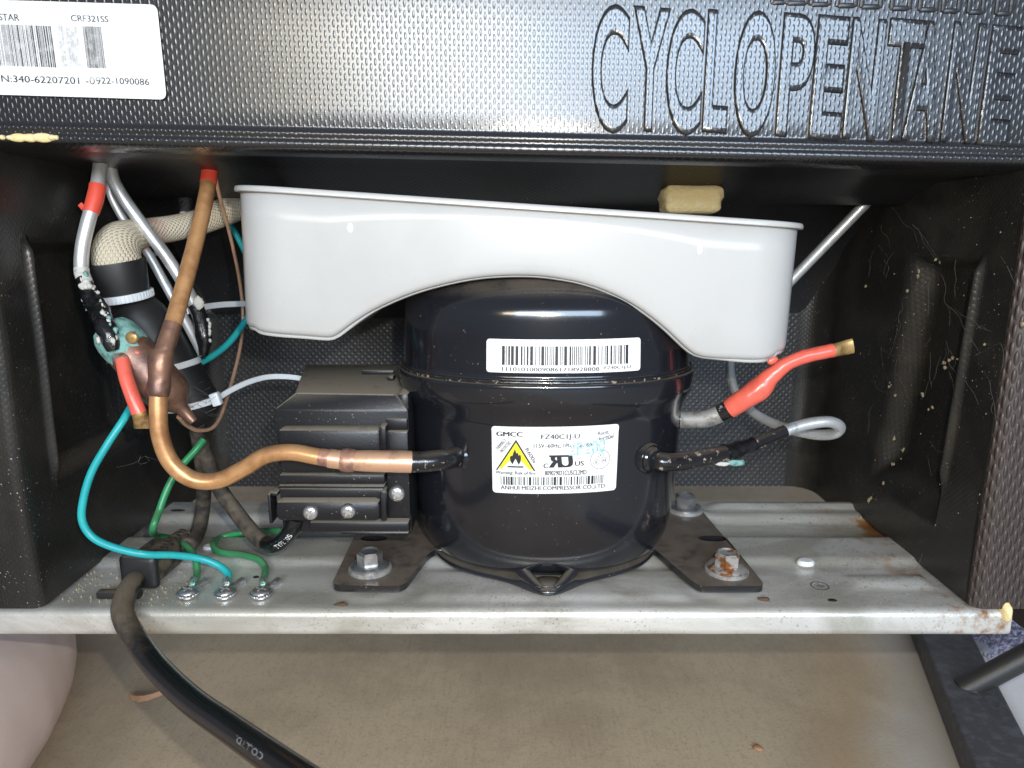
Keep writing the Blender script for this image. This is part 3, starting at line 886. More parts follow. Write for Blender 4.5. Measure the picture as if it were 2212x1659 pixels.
# mounting feet
def plate(name, outer, holes, z, th, mt, parent, bev=.8):
    bm = bmesh.new()
    es = []
    for lp in [outer] + holes:
        v = [bm.verts.new((q[0], q[1], z)) for q in lp]
        es += [bm.edges.new((a, b)) for a, b in zip(v, v[1:] + v[:1])]
    bmesh.ops.triangle_fill(bm, edges=es, use_beauty=True)
    ext = bmesh.ops.extrude_face_region(bm, geom=bm.faces[:])
    for q in ext['geom']:
        if isinstance(q, bmesh.types.BMVert): q.co.z -= th
    return from_bm(name, bm, mt, parent, sharp=30)
def rounded(poly, r=4, seg=4):
    out = []
    n = len(poly)
    for i in range(n):
        p, a, b = Vector(poly[i][:2]), Vector(poly[i - 1][:2]), Vector(poly[(i + 1) % n][:2])
        da, db = (a - p), (b - p)
        k = min(r, da.length * .45, db.length * .45)
        p1, p2 = p + da.normalized() * k, p + db.normalized() * k
        for j in range(seg + 1):
            t = j / seg
            out.append(((1 - t) ** 2 * p1.x + 2 * t * (1 - t) * p.x + t * t * p2.x, (1 - t) ** 2 * p1.y + 2 * t * (1 - t) * p.y + t * t * p2.y))
    return out
def oval(c, rx, ry, n=18): return [(c[0] + rx * math.cos(2 * PI * i / n), c[1] + ry * math.sin(2 * PI * i / n)) for i in range(n)]
PZ = 180.0
g = lambda px, py: UZ(px, py, PZ)
lp = [g(716, 1264), g(872, 1266), g(925, 1196), g(945, 1184), (0, 50), (0, 112), (-88, 112), g(770, 1148)]
plate('mounting_foot', rounded(lp, 5), [oval(g(808, 1163), 7.2, 3.6)], PZ, 3.2, M['plate'], comp)
rp = [g(1655, 1266), g(1500, 1084), (84, 112), (34, 112), (34, 50), g(1385, 1188), g(1412, 1184), g(1494, 1254), g(1512, 1266)]
plate('mounting_foot', rounded(rp, 5), [oval(g(1540, 1163), 8, 3.8)], PZ, 3.2, M['plate'], comp)
# pads that join foot and shell: short turned-down tabs
for px, py in ((952, 1192), (1398, 1190)):
    q = UZ(px, py, 179)
    bm = bmesh.new(); box_bm(bm, (q.x, q.y + 2, 178.2), (7, 4, 4), 1); from_bm('mounting_tab', bm, M['shell'], comp)
# sockets of the tubes
def socket(px, py, Y, d, r):
    q = U(px, py, Y)
    lathe('tube_socket', [(r * 1.75, -3), (r * 1.75, .8), (r * 1.6, 1.6), (r * 1.4, 1.2), (r * 1.35, 2.2), (r * 1.15, 2.6), (r * 1.1, 4)], axis_mx(q, d), M['shell'], comp, 24, 60)
socket(996, 985, 20.5, (-.62, -.78, 0), 4.6)
socket(1402, 990, 20, (.62, -.78, 0), 4.2)
socket(1452, 905, 48, (1, -.25, 0), 4.6)

# bolts
def bolt(px, py, mt, label, rust=False, rot=0):
    q = UZ(px, py, PZ)
    o = thing('mounting_bolt', (q.x, q.y, PZ), label, 'bolt', 'bolts holding the compressor feet')
    lathe('washer', [(10.4, 0), (10.4, 1.2), (10, 1.6), (4, 1.8)], T(q), M['washer'], o, 32)
    b = bmesh.new()
    lathe('flange', [(9.2, 1.7), (9.3, 2.5), (8.8, 3.0), (6.8, 3.8), (5, 4.0)], T(q), mt, o, 32)
    vs, fs = [], []
    prof = [(6.1, 3.6), (6.2, 8.8), (5.1, 9.8), (4.4, 9.9), (3.8, 9.3), (0.01, 9.2)]
    n = 24
    for r, z in prof:
        for i in range(n):
            a = 2 * PI * i / n + rot
            hexr = math.cos(PI / 6) / math.cos(((a - rot) % (PI / 3)) - PI / 6)
            rr = r * (hexr if r > 4.5 else 1)
            if 5 < r < 5.2: rr = min(rr, 5.3)
            vs.append(q + Vector((rr * math.cos(a), rr * math.sin(a), z)))
    for j in range(len(prof) - 1):
        for i in range(n): fs.append((j * n + i, j * n + (i + 1) % n, j * n + n + (i + 1) % n, j * n + n + i))
    mesh('hex_head', vs, fs, mt, o, sharp=25)
    return o
bolt(800, 1230, M['steel'], 'clean zinc hex bolt on the left mounting foot', rot=.3)
bolt(1569, 1233, M['steel_rust'], 'rust spotted hex bolt at the front of the right mounting foot', True, .15)
bolt(1479, 1102, M['steel'], 'dusty hex bolt at the rear of the right mounting foot', rot=.5)
for px, nm in ((800, 'left'), (1561, 'right')):
    q = UZ(px, 1232, 176)
    o = lathe('rubber_foot', [(14.4, 170.2), (15, 171), (14.8, 173), (13.2, 174), (14.2, 175), (14.2, 176.6)], T((q.x, q.y - .5, 0)), M['foot'], None, 30)
    tag(o, 'grey rubber mount under the %s foot' % ('clean bolt of the left' if nm == 'left' else 'rust spotted bolt of the right'), 'rubber mount', 'rubber mounts under the compressor feet')

# ================================================================== TERMINAL BOX
tb = thing('terminal_box', U(740, 1120, 45), 'dusty black plastic terminal box with steel screws on the left side of the compressor', 'terminal box')
ZT = 267
a0, a1, a2, a3 = UZ(655, 791, ZT), UZ(858, 797, ZT), UZ(853, 852, ZT), UZ(640, 848, ZT)
b2, b3 = U(882, 887, 24), U(592, 885, 24)
zb = U(740, 1150, 24).z
def prism(name, top, bottoms, mt, parent, bev=.8):
    bm = bmesh.new()
    rings = [[bm.verts.new(q) for q in r] for r in [top] + bottoms]
    for r1, r2 in zip(rings, rings[1:]):
        for i in range(len(r1)):
            k = (i + 1) % len(r1)
            bm.faces.new((r1[i], r1[k], r2[k], r2[i]))
    bm.faces.new(rings[0]); bm.faces.new(rings[-1][::-1])
    if bev: bmesh.ops.bevel(bm, geom=bm.edges[:], offset=bev, segments=2, profile=.5, affect='EDGES')
    return from_bm(name, bm, mt, parent, sharp=35)
bk = 100
prism('box_cover', [a3, a2, Vector((a1.x, bk, ZT)), Vector((a0.x, bk, ZT))],
      [[b3, b2, Vector((b2.x, bk, b2.z)), Vector((b3.x, bk, b3.z))], [Vector((b3.x, 24, zb)), Vector((b2.x, 24, zb)), Vector((b2.x, bk, zb)), Vector((b3.x, bk, zb))]], M['box'], tb)
bm = bmesh.new()                                   # L shaped rib on the lid
pa = UZ(775, 803, ZT + 1.5)
q1, q2 = UZ(783, 804, ZT + 1), UZ(850, 806, ZT + 1)
box_bm(bm, ((q1.x + q2.x) / 2, q1.y, ZT + 1), (q2.x - q1.x, 3, 2.4), .5)
q3 = UZ(846, 815, ZT + 1); box_bm(bm, (q3.x, q3.y, ZT + 1), (3, 8, 2.4), .5)
from_bm('lid_rib', bm, M['box'], tb)
bm = bmesh.new(); pbox(bm, 601, 928, 823, 1024, 17, 10, 2.2); from_bm('front_ridge', bm, M['box'], tb)
bm = bmesh.new(); pbox(bm, 820, 922, 834, 972, 15.5, 12, .8); from_bm('ridge_end', bm, M['box'], tb)
bm = bmesh.new(); pbox(bm, 834, 905, 880, 930, 22.6, 8, .7); pbox(bm, 834, 932, 884, 1118, 21, 10, .9); from_bm('side_plate', bm, M['box'], tb)
bm = bmesh.new(); pbox(bm, 603, 1026, 831, 1047, 18.5, 8, .8); pbox(bm, 601, 1049, 831, 1055, 16.5, 8, .6); pbox(bm, 604, 1056, 829, 1082, 17.5, 8, .8)
from_bm('stepped_cover', bm, M['box'], tb)
bm = bmesh.new(); pbox(bm, 593, 1083, 822, 1129, 12.5, 12, 3); from_bm('cord_clamp', bm, M['box'], tb)
bm = bmesh.new(); pbox(bm, 822, 1062, 834, 1126, 15, 10, .6); from_bm('clamp_end', bm, M['box'], tb)
bm = bmesh.new(); pbox(bm, 579, 1068, 586, 1132, 16, 9, .6); pbox(bm, 579, 1064, 600, 1072, 18, 9, .6); from_bm('side_hook', bm, M['box'], tb)
bm = bmesh.new(); pbox(bm, 668, 1128, 884, 1150, 19, 30, 1.2); pbox(bm, 735, 1148, 884, 1156, 22, 26, 1); from_bm('lower_skirt', bm, M['box'], tb)
bm = bmesh.new(); pbox(bm, 858, 850, 884, 905, 27, 40, 2); from_bm('corner_chamfer', bm, M['box'], tb)
def screw_face(px, py, Y, r, parent):
    q = U(px, py, Y)
    s_ = lathe('screw', [(r, -1), (r * 1.0, .5), (r * .86, 1.3), (r * .5, 1.8), (.01, 1.9)], axis_mx(q, (0, -1, 0)), M['steel'], parent, 24, 60)
    bm = bmesh.new()
    box_bm(bm, q + Vector((0, -1.85, 0)), (r * 1.1, .25, .7), 0, Matrix.Rotation(.5, 3, 'Y')); box_bm(bm, q + Vector((0, -1.83, 0)), (.7, .25, r * 1.1), 0, Matrix.Rotation(.5, 3, 'Y'))
    from_bm('cross_recess', bm, M['washer'], s_, smooth=False)
screw_face(671, 1107, 12.3, 3.5, tb); screw_face(752, 1104, 12.3, 3.5, tb); screw_face(857, 1066, 20.8, 3.9, tb)

# ================================================================== DRIP TRAY
dt = thing('drip_tray', U(1115, 600, 40), 'white plastic drip tray with arched underside over the compressor', 'drip tray')
def drip_outline():
    """lower edge in the picture, left to right"""
    return [(529, 560), (531, 640), (533, 700), (538, 714), (552, 721), (590, 724), (650, 728), (700, 732), (716, 730), (730, 722), (760, 700), (800, 675), (850, 651), (900, 632), (950, 618), (1000, 607), (1050, 600),
            (1105, 597), (1160, 598), (1210, 604), (1260, 614), (1310, 631), (1360, 655), (1400, 681), (1440, 713), (1475, 746), (1496, 764), (1515, 773), (1545, 777), (1610, 780), (1660, 781), (1680, 777), (1690, 766), (1698, 700), (1706, 620)]
def build_drip():
    Yf = 10
    lo = [U(x, y, Yf) for x, y in drip_outline()]
    lx, rx = U(519, 412, Yf + 20), U(1722, 494, Yf + 20)
    def topz(x): return lerp(lx.z, rx.z, (x - lx.x) / (rx.x - lx.x)) - .0
    # stations across the front: wall from lower edge to rim, corners rounded back in plan
    nx = 90
    d = catmull([(p.x, p.z) for p in lo], 4)
    vs, fs = [], []
    nv = 9
    rcorner = 24
    xl, xr = lx.x, rx.x
    x_mid = (xl + xr) / 2; hw = (xr - xl) / 2
    def setback(x):
        e = abs(x - x_mid) - (hw - rcorner)
        return 0 if e <= 0 else rcorner - math.sqrt(max(0, rcorner ** 2 - min(e, rcorner) ** 2))
    body, nb = [], 0
    D = 104
    # closed loop in plan: front edge samples then the sides and back
    front = []
    xs = [lerp(xl, xr, i / nx) for i in range(nx + 1)]
    core = [(p[0], p[1]) for p in d]
    def lowz(x):
        best = [z for (xa, za), (xb, zb_) in zip(core, core[1:]) if min(xa, xb) <= x <= max(xa, xb) for z in [lerp(za, zb_, (x - xa) / (xb - xa) if abs(xb - xa) > 1e-6 else 0)]]
        return min(best) if best else None
    return Yf, lo, lx, rx, lowz, setback, topz, D
Yf, lo, lx, rx, lowz, setback, topz, DD = build_drip()
def drip_mesh():
    nx = 110
    rows = []
    xlB, xrB = U(534, 700, Yf + 18).x, U(1696, 740, Yf + 18).x
    ring_front = []
    vs, fs = [], []
    nv = 8
    def col(xt, xb, y, zt, zb_):
        """column of vertices from rim down to the lower edge with a rolled bottom"""
        out = []
        for t, dy, dz in ((0, 0, 0), (.2, 0, 0), (.4, 0, 0), (.6, 0, 0), (.8, 0, 0), (1, 0, 3.2), (1, .35, 1.9), (1, 1.2, .7), (1, 3.0, 0)):
            out.append((lerp(xt, xb, t), y + dy * (1 if y < 60 else -1) + t * 1.0, lerp(zt, zb_, t) + dz))
        return out
    cols = []
    for i in range(nx + 1):
        f = i / nx
        f = .5 - .5 * math.cos(PI * f) if False else f
        xt = lerp(lx.x + 1.5, rx.x - 1.5, f); xb = lerp(xlB, xrB, f)
        zb_ = lowz(min(max(xb, lo[3].x + .1), lo[-3].x - .1))
        ed = min(f, 1 - f) * nx
        y = Yf + setback(xt)
        cols.append(col(xt, xb, y, topz(xt), zb_))
    # back columns: same edge, raised so that the dome fits below
    back = []
    for i in range(nx, -1, -1):
        c = cols[i]
        x = c[0][0]
        yb = Yf + DD - setback(x)
        zb_ = c[-1][2] + 21 * (1 - sm(70, 92, abs(x - 14)))
        back.append(col(c[0][0], c[-1][0], yb, c[0][2], zb_))
    allc = cols + back
    n = nv + 1
    for c in allc: vs += c
    N = len(allc)
    for i in range(N):
        k = (i + 1) % N
        for j in range(nv): fs.append((i * n + j, k * n + j, k * n + j + 1, i * n + j + 1))
    # bottom: joins front and back lower edges, raised quickly behind the front wall
    base = len(vs)
    m_ = 14
    for i in range(nx + 1):
        a = Vector(cols[i][-1]); b = Vector(back[nx - i][-1])
        for j in range(m_ + 1):
            t = j / m_
            p = a.lerp(b, t)
            p.z = lerp(a.z, b.z, sm(0, .16, t)) 
            if j == 0: p = a
            vs.append(p)
    for i in range(nx):
        for j in range(m_):
            q = base + i * (m_ + 1) + j
            fs.append((q, q + 1, q + m_ + 2, q + m_ + 1))
    o = mesh('tub', vs, fs, M['white_plastic'], dt, sharp=85)
    sd = o.modifiers.new('wall', 'SOLIDIFY'); sd.thickness = 1.3 * MM; sd.offset = 1
    # rolled rim
    rim = []
    for c in allc + [allc[0]]:
        p = Vector(c[0]); 
        out = Vector((0, 0, 0))
        rim.append(p)
    vs, fs = [], []
    mid = Vector(((lx.x + rx.x) / 2, Yf + DD / 2, 0))
    for i, p in enumerate(rim):
        a, b = rim[max(i - 1, 0)], rim[min(i + 1, len(rim) - 1)]
        if i == 0 or i == len(rim) - 1: a, b = rim[-2], rim[1]
        t = (b - a); t.z = 0; t.normalize()
        nrm = Vector((t.y, -t.x, 0))
        if nrm.dot(p - mid) < 0: nrm = -nrm
        for u, w in ((-.8, 0), (-.8, 1.6), (0, 2.1), (2.0, 1.9), (2.5, 1.2), (2.5, -.2), (1.9, -.6), (.3, -.4)): vs.append(p + nrm * u + Vector((0, 0, w)))
    for i in range(len(rim) - 1):
        for k in range(8):
            k2 = (k + 1) % 8
            fs.append((i * 8 + k, i * 8 + k2, i * 8 + 8 + k2, i * 8 + 8 + k))
    mesh('rim', vs, fs, M['white_plastic'], dt, sharp=50)
drip_mesh()
for px, py in ((757, 492), (1511, 539)):
    q = U(px, py, Yf + .6)
    lathe('moulding_dimple', [(1.2, -1), (1.2, .5), (.8, .9), (.01, 1)], axis_mx(q, (0, -1, 0)) @ Matrix.Diagonal((1, 1.7, 1, 1)), M['white_label'], dt, 16)

# ================================================================== TUBES
# suction line, brazed joint, stub
P_ = Path(pp([(455, 340, 66, 3.6), (452, 372, 62, 3.6), (444, 430, 55, 3.6), (418, 540, 42, 3.65), (388, 650, 28, 3.75), (363, 735, 17, 3.8), (350, 775, 12, 3.8), (344, 830, 9, 3.75), (342, 890, 7, 3.75), (347, 945, 6, 3.8),
              (370, 1000, 6, 3.8), (415, 1035, 7, 3.8), (470, 1038, 8, 3.8), (525, 1013, 8, 3.75), (575, 984, 7, 3.75), (630, 977, 6, 3.75), (690, 987, 5, 3.75), (745, 994, 5, 3.8), (800, 996, 5, 4.3), (860, 997, 5.5, 4.4), (905, 998, 7, 4.4), (950, 994, 10, 4.4), (980, 988, 16, 4.4), (1000, 985, 24, 4.3)]), 8)
su = thing('suction_pipe', P_.p[60], 'copper suction pipe curving from the roof down and across to the compressor', 'pipe')
P_.tube('copper_tube', M['copper'], su, 0, 16.6, 18)
P_.tube('red_band', M['red_band'], su, 0, 1.45, 18, .25)
Path(pp([(373, 700, 20.5, 3.95), (358, 745, 15, 4.0), (352, 765, 13, 4.3)]), 8).tube('scorched_tube', M['copper_dark'], su, 0, 2, 18, .0, .05)
Path(pp([(351, 760, 12.6, 4.7), (347, 785, 10.6, 4.9), (344, 820, 9.3, 4.7), (343, 846, 8.6, 4.9), (342, 856, 8.3, 4.1)]), 8).tube('brazed_joint', M['copper_dark'], su, 0, 4, 20, 0, .08)
Path(pp([(690, 987, 5, 3.8), (725, 992, 5, 4.0), (742, 994, 5, 4.2)]), 6).tube('scorched_tube', M['heat_tint'], su, 0, 2, 18, .05, .03)
P_.tube('stub_tube', M['copper_new'], su, 17 - .6, 19.6, 18, .55)
P_.tube('painted_stub', M['black_worn'], su, 19.5, 23, 18, .4)
Path(pp([(738, 993, 5, 4.9), (750, 994, 5, 5.2), (768, 996, 5, 4.9)]), 4).tube('joint_collar', M['heat_tint'], su, 0, 2, 18, 0, .08)

# filter drier with its corroded joints
DR0, DR1 = U(248, 722, 26), U(374, 862, 25)
dr = thing('filter_drier', (DR0 + DR1) / 2, 'corroded copper filter drier with green crust on its upper end', 'filter drier')
dv = (DR1 - DR0); DL = dv.length
lathe('drier_body', [(.01, -5.5), (4, -5.2), (7.5, -3.6), (9.2, -.5), (9.9, 3), (10.2, 8), (10.3, DL * .86), (9.7, DL * .95), (8.2, DL * 1.02), (5.6, DL * 1.08), (3.3, DL * 1.15), (2.4, DL * 1.26), (2.0, DL * 1.36), (.01, DL * 1.37)], axis_mx(DR0, dv), M['copper_dark'], dr, 30, 70)
q = DR0 - dv.normalized() * 4.4
def crust_cap():
    mx = axis_mx(DR0, dv)
    vs, fs = [], []
    prof = [(.01, -6.0), (3, -5.9), (5.5, -5.0), (7.9, -3.7), (9.5, -.6), (10.1, 3.0), (10.35, 6.0), (10.2, 10)]
    n = 40
    for j, (r, z) in enumerate(prof):
        for i in range(n):
            a = 2 * PI * i / n
            zz = z + ((3.4 if j > 5 else 2) * noise.noise(Vector((math.cos(a) * 2.4, math.sin(a) * 2.4, 1.7))) if j >= 5 else 0)
            rr = r * (1 + .03 * noise.noise(Vector((r * math.cos(a), r * math.sin(a), z)) * .5))
            vs.append(mx @ Vector((rr * math.cos(a), rr * math.sin(a), zz)))
    for j in range(len(prof) - 1):
        for i in range(n): fs.append((j * n + i, j * n + (i + 1) % n, j * n + n + (i + 1) % n, j * n + n + i))
    mesh('verdigris_crust', vs, fs, M['verdigris'], dr, sharp=80)
crust_cap()
p = U(285, 729, 17.2); blob('copper_dome', p, (2.8, 1.2, 2.8), M['brass'], dr, .08)
Path(pp([(256, 770, 18, 3.1), (264, 776, 16, 3.4), (268, 782, 15, 3.0)]), 5).tube('weld_collar', M['steel_rust'], dr, seg=14, lump=.15)
Pr = Path(pp([(264, 776, 15, 2.9), (272, 815, 12, 3.0), (286, 855, 10, 3.1), (299, 888, 9, 3.2), (305, 905, 9, 3.2), (308, 925, 9, 3.0)]), 6)
Pr.tube('red_stub', M['red'], dr, 0, 3.2, 16)
def pinch(name, path, a, b, w0, w1, th, wdir, mt, parent):
    """flattened, crimped end of a tube"""
    i0, i1 = int(a * path.res), int(b * path.res)
    vs, fs = [], []
    n = 14
    for i in range(i0, i1 + 1):
        k = (i - i0) / max(1, i1 - i0)
        t = path.fr[i][0]; w_ = Vector(wdir); w_ = (w_ - t * w_.dot(t)).normalized(); nn = t.cross(w_)
        for s_ in range(n):
            an = 2 * PI * s_ / n
            vs.append(path.p[i] + w_ * math.cos(an) * lerp(w0, w1, sm(0, .7, k)) + nn * math.sin(an) * lerp(w0, th, sm(0, .8, k)))
    for j in range(i1 - i0):
        for s_ in range(n): fs.append((j * n + s_, j * n + (s_ + 1) % n, j * n + n + (s_ + 1) % n, j * n + n + s_))
    fs.append(tuple(range(n))[::-1]); fs.append(tuple((i1 - i0) * n + s_ for s_ in range(n)))
    mesh(name, vs, fs, mt, parent, sharp=60)
pinch('crimped_end', Pr, 3.2, 5, 3.2, 3.9, 1.0, (1, 0, .3), M['brass'], dr)
for px, py in ((292, 762), (284, 758)):
    blob('red_paint_fleck', U(px, py, 18.2), (1.6, .8, 1.0), M['red'], dr, .5)

# condenser tube: aluminium, tape, sealant joint
Pa = Path(pp([(218, 345, 50, 3.1), (214, 378, 46, 3.1), (206, 425, 42, 3.1), (190, 480, 38, 3.1), (178, 535, 36, 3.1), (176, 580, 34, 3.1), (183, 605, 32, 3.0), (197, 640, 29, 3.5), (212, 672, 25, 4.4), (228, 704, 18.5, 4.3), (238, 732, 15.8, 3.4), (246, 757, 15.4, 2.5)]), 8)
at = thing('taped_tube', Pa.p[24], 'bent aluminium tube with red tape and crumbling sealant above the drier', 'tube')
Pa.tube('aluminium_tube', M['alu'], at, 0, 5.1, 16)
Pa.tube('red_tape', M['red_band'], at, 1.55, 2.6, 16, .45, .06)
q = U(180, 449, 39); bm = bmesh.new(); box_bm(bm, q, (4.6, .6, 2.4), .2, Matrix.Rotation(.9, 3, 'Y')); from_bm('tape_end', bm, M['red_band'], at)
Pa.tube('worn_tube', M['white_crust'], at, 5.0, 6.3, 16, .25, .10)
Pa.tube('sealant', M['black_goo'], at, 5.9, 11, 20, .2, .22)
rn = random.Random(4)
for i in range(44):
    L = lerp(Pa.len[46], Pa.len[86], rn.random())
    p, r, t = Pa.at(L)
    side = rn.choice((-1, -1, 1)) * rn.uniform(.7, 1.1)
    v = t.cross(Vector((0, -1, 0))).normalized()
    c = p + v * side * r + Vector((0, rn.uniform(-2.8, .5), 0))
    s_ = rn.uniform(.5, 1.3)
    blob('corrosion_flake', c, (s_, s_ * .8, s_ * rn.uniform(.8, 1.8)), M[rn.choice(('white_crust', 'white_crust', 'verdigris'))], at, .8, .9, 1)
blob('corrosion_flake', U(186, 617, 27), (3.0, 2, 2.3), M['white_crust'], at, .5, .6, 3)

# two more aluminium tubes crossing behind the copper
Pb = Path(pp([(236, 350, 62, 3.0), (246, 392, 60, 3.0), (275, 440, 60, 3.0), (315, 495, 61, 3.0), (360, 555, 62, 3.0), (395, 610, 62, 3.0), (420, 655, 60, 3.1), (434, 690, 58, 3.4), (441, 730, 56, 3.4), (440, 768, 55, 1.6)]), 8)
bt = thing('condenser_tube', Pb.p[30], 'thick bright aluminium tube slanting behind the copper pipe into black sealant', 'tube')
Pb.tube('aluminium_tube', M['alu'], bt, 0, 6.3, 16)
Pb.tube('sealant', M['black_goo'], bt, 6.1, 9, 18, .35, .15)
for py in (690, 700, 706, 714, 722, 735):
    blob('corrosion_flake', U(452 + rn.uniform(-3, 2), py, 53), (.9, .8, 1.3), M['white_crust'], bt, .8, .9, 1)
blob('corrosion_flake', U(428, 652, 56), (2.6, 1.5, 3.6), M['white_crust'], bt, .5, .6, 2)
Pc = Path(pp([(234, 360, 74, 2.3), (241, 420, 72, 2.3), (275, 485, 71, 2.3), (318, 545, 70, 2.3), (355, 610, 69, 2.35), (388, 670, 67, 2.4), (415, 720, 64, 2.5), (436, 766, 59, 1.9)]), 8)
ct = thing('return_tube', Pc.p[30], 'thinner dull aluminium tube beneath the thick bright one', 'tube')
Pc.tube('aluminium_tube', M['alu'], ct, 0, 7, 14)

# capillary
Pk = Path(pp([(466, 385, 70, .95), (476, 430, 74, .95), (495, 500, 84, .95), (513, 580, 95, .95), (523, 650, 104, .95), (524, 710, 104, .95), (517, 760, 96, .95), (505, 810, 84, .95), (490, 862, 70, .95), (474, 905, 58, .95), (455, 926, 50, .95), (425, 929, 42, 1), (400, 915, 34, 1.2), (388, 900, 28, 1.5)]), 8)
o = Pk.tube('capillary_tube', M['copper_new'], None, seg=8); tag(o, 'hair thin copper capillary looping right of the suction pipe to the drier', 'tube')

# heat pipe on the right, looping back to the compressor
Pd = Path(pp([(1920, 385, 105, 2.9), (1900, 408, 105, 2.9), (1860, 450, 108, 2.9), (1790, 522, 114, 2.9), (1710, 605, 122, 2.9), (1640, 680, 128, 2.9), (1590, 740, 126, 2.6), (1577, 790, 118, 2.6), (1590, 850, 105, 2.6), (1630, 893, 90, 2.6), (1690, 922, 74, 2.6), (1755, 938, 62, 2.7), (1800, 937, 53, 2.8), (1814, 922, 48, 2.8), (1790, 911, 45, 2.8), (1740, 917, 44, 2.9), (1690, 933, 42, 2.9),
              (1640, 955, 38, 2.9), (1590, 974, 33, 3.6), (1540, 985, 28, 3.9), (1480, 996, 23, 3.9), (1435, 998, 18, 4.0), (1405, 990, 22, 4.0)]), 8)
dp = thing('discharge_tube', Pd.p[80], 'aluminium discharge tube looping on the right into a black painted stub', 'tube')
Pd.tube('aluminium_tube', M['alu'], dp, 0, 16.2, 16)
Pd.tube('black_stub', M['black_worn'], dp, 15.9, 18.2, 18, .1, .06)
Pd.tube('black_stub', M['black_worn'], dp, 18.0, 22, 18, .35, .05)
Pd.tube('sealant_lump', M['black_goo'], dp, 17.3, 18.5, 18, .9, .18)
blob('corrosion_flake', U(1590, 1000, 27), (5, 1.2, 1.6), M['verdigris'], dp, .5, .5, 2)
blob('corrosion_flake', U(1562, 1002, 26), (3, 1.2, 1.2), M['white_crust'], dp, .6, .5, 2)

# red process tube
Pe = Path(pp([(1440, 906, 50, 4.2), (1490, 907, 44, 4.2), (1530, 903, 40, 4.3), (1570, 886, 37, 4.4), (1608, 861, 34, 4.8), (1641, 838, 33, 5.3), (1664, 813, 32, 4.0), (1700, 786, 31, 3.3), (1745, 769, 30, 3.1), (1785, 760, 29, 3.0), (1800, 757, 29, 3.0), (1822, 752, 29, 3.0), (1843, 747, 29, 2.9)]), 8)
et = thing('process_tube', Pe.p[40], 'red painted process tube with a crimped copper end on the right of the compressor', 'tube')
Pe.tube('bare_steel_tube', M['washer'], et, 0, 3.0, 18)
Pe.tube('scorched_tube', M['black_worn'], et, 2.6, 3.4, 18, .1, .05)
Pe.tube('red_tube', M['red'], et, 3.1, 10, 22, .15, .09)
pinch('crimped_end', Pe, 9.9, 12, 3.1, 3.5, .9, (0, 0, 1), M['brass'], et)
blob('paint_drip', U(1669, 779, 12.5), (2.6, 1, 1.6), M['red'], et, .5, .4, 2)

# ================================================================== SENSOR / WIRING BUNDLE
CP = U(258, 600, 52); CE = U(440, 905, 58)
sl = thing('connector_sleeve', (CP + CE) / 2, 'black cylindrical connector sleeve with a cap behind the copper drier', 'sleeve')
cd = (CE - CP); CL = cd.length
capd = Vector((.10, .12, -1)).normalized()
lathe('cap', [(12.6, -8), (13.4, -8.2), (13.6, -7.4), (12.2, 4), (11.8, 7), (.01, 7.1)], axis_mx(CP, capd), M['sleeve'], sl, 32, 50)
lathe('cap_mouth', [(12.4, -7.9), (11.5, -3), (.01, -3)], axis_mx(CP, capd), M['hole'], sl, 32, 50)
ne = U(290, 672, 57)
bd = (CE - ne); BL = bd.length
lathe('sleeve_body', [(8, -5), (11.5, -2), (13.3, 3), (14.0, 9), (13.6, BL * .6), (12.6, BL * .85), (10.5, BL * .97), (6, BL * 1.03), (.01, BL * 1.04)], axis_mx(ne, bd), M['sleeve'], sl, 36, 60)
wv = thing('woven_sleeve', U(380, 500, 75), 'beige woven fibreglass sleeve with a pink tracer bending into the black cap', 'sleeve')
Path(pp([(257, 596, 51, 9.0), (254, 572, 50.5, 10.8), (252, 545, 52, 10.6), (262, 522, 56, 9.8), (290, 508, 64, 7.8), (330, 500, 74, 6.8), (380, 492, 84, 6.6), (430, 480, 94, 6.6), (475, 462, 102, 7.2), (520, 440, 108, 8), (560, 420, 112, 8)]), 10).tube('sleeve_weave', M['cloth_sleeve'], wv, seg=32)

def tie_ring(name, c, d, r, w, mt, parent, rib=False):
    prof = [(r, -w / 2), (r + .9, -w / 2), (r + .9, w / 2), (r, w / 2)]
    o = lathe(name, prof, axis_mx(c, d), mt, parent, 40, 30)
    if rib:
        bm = bmesh.new(); mx = axis_mx(c, d)
        for i in range(46):
            a = 2 * PI * i / 46
            b = bmesh.new(); bmesh.ops.create_cube(b, size=1)
            bmesh.ops.scale(b, vec=(.5, .8, w * .8), verts=b.verts)
            bmesh.ops.transform(b, matrix=mx @ Matrix.Rotation(a, 4, 'Z') @ T((r + 1.0, 0, 0)), verts=b.verts)
            add_bm(bm, b)
        tag(from_bm('tie_teeth', bm, mt, parent, smooth=False), kind='stuff')
    return o
G = 'white cable ties on the wiring'
t1 = thing('cable_tie', CP + capd * 9, 'ribbed white cable tie around the black cap', 'cable tie', G)
tie_ring('strap', CP + capd * 9, capd, 12.0, 3.6, M['nylon'], t1, True)
t2 = thing('cable_tie', U(420, 780, 55), 'smooth white cable tie around the middle of the black sleeve', 'cable tie', G)
k2 = ne + bd * .50
tie_ring('strap', k2, bd + Vector((-14, 0, -20)), 14.2, 3.0, M['nylon'], t2)
ribbon('tail', [U(405, 672, 66), U(435, 664, 76), U(480, 658, 90), U(530, 656, 104)], 3.0, .9, M['nylon'], t2, (0, 0, 1))
k3 = ne + bd * .84
t3 = thing('cable_tie', k3, 'white cable tie with a long tail running towards the terminal box', 'cable tie', G)
tie_ring('strap', k3, bd + Vector((-16, 0, -18)), 12.9, 3.2, M['nylon'], t3)
q = U(467, 862, 50); bm = bmesh.new(); box_bm(bm, q, (4.4, 4, 6.6), .6, Matrix.Rotation(-.3, 3, 'Y')); from_bm('head', bm, M['nylon'], t3)
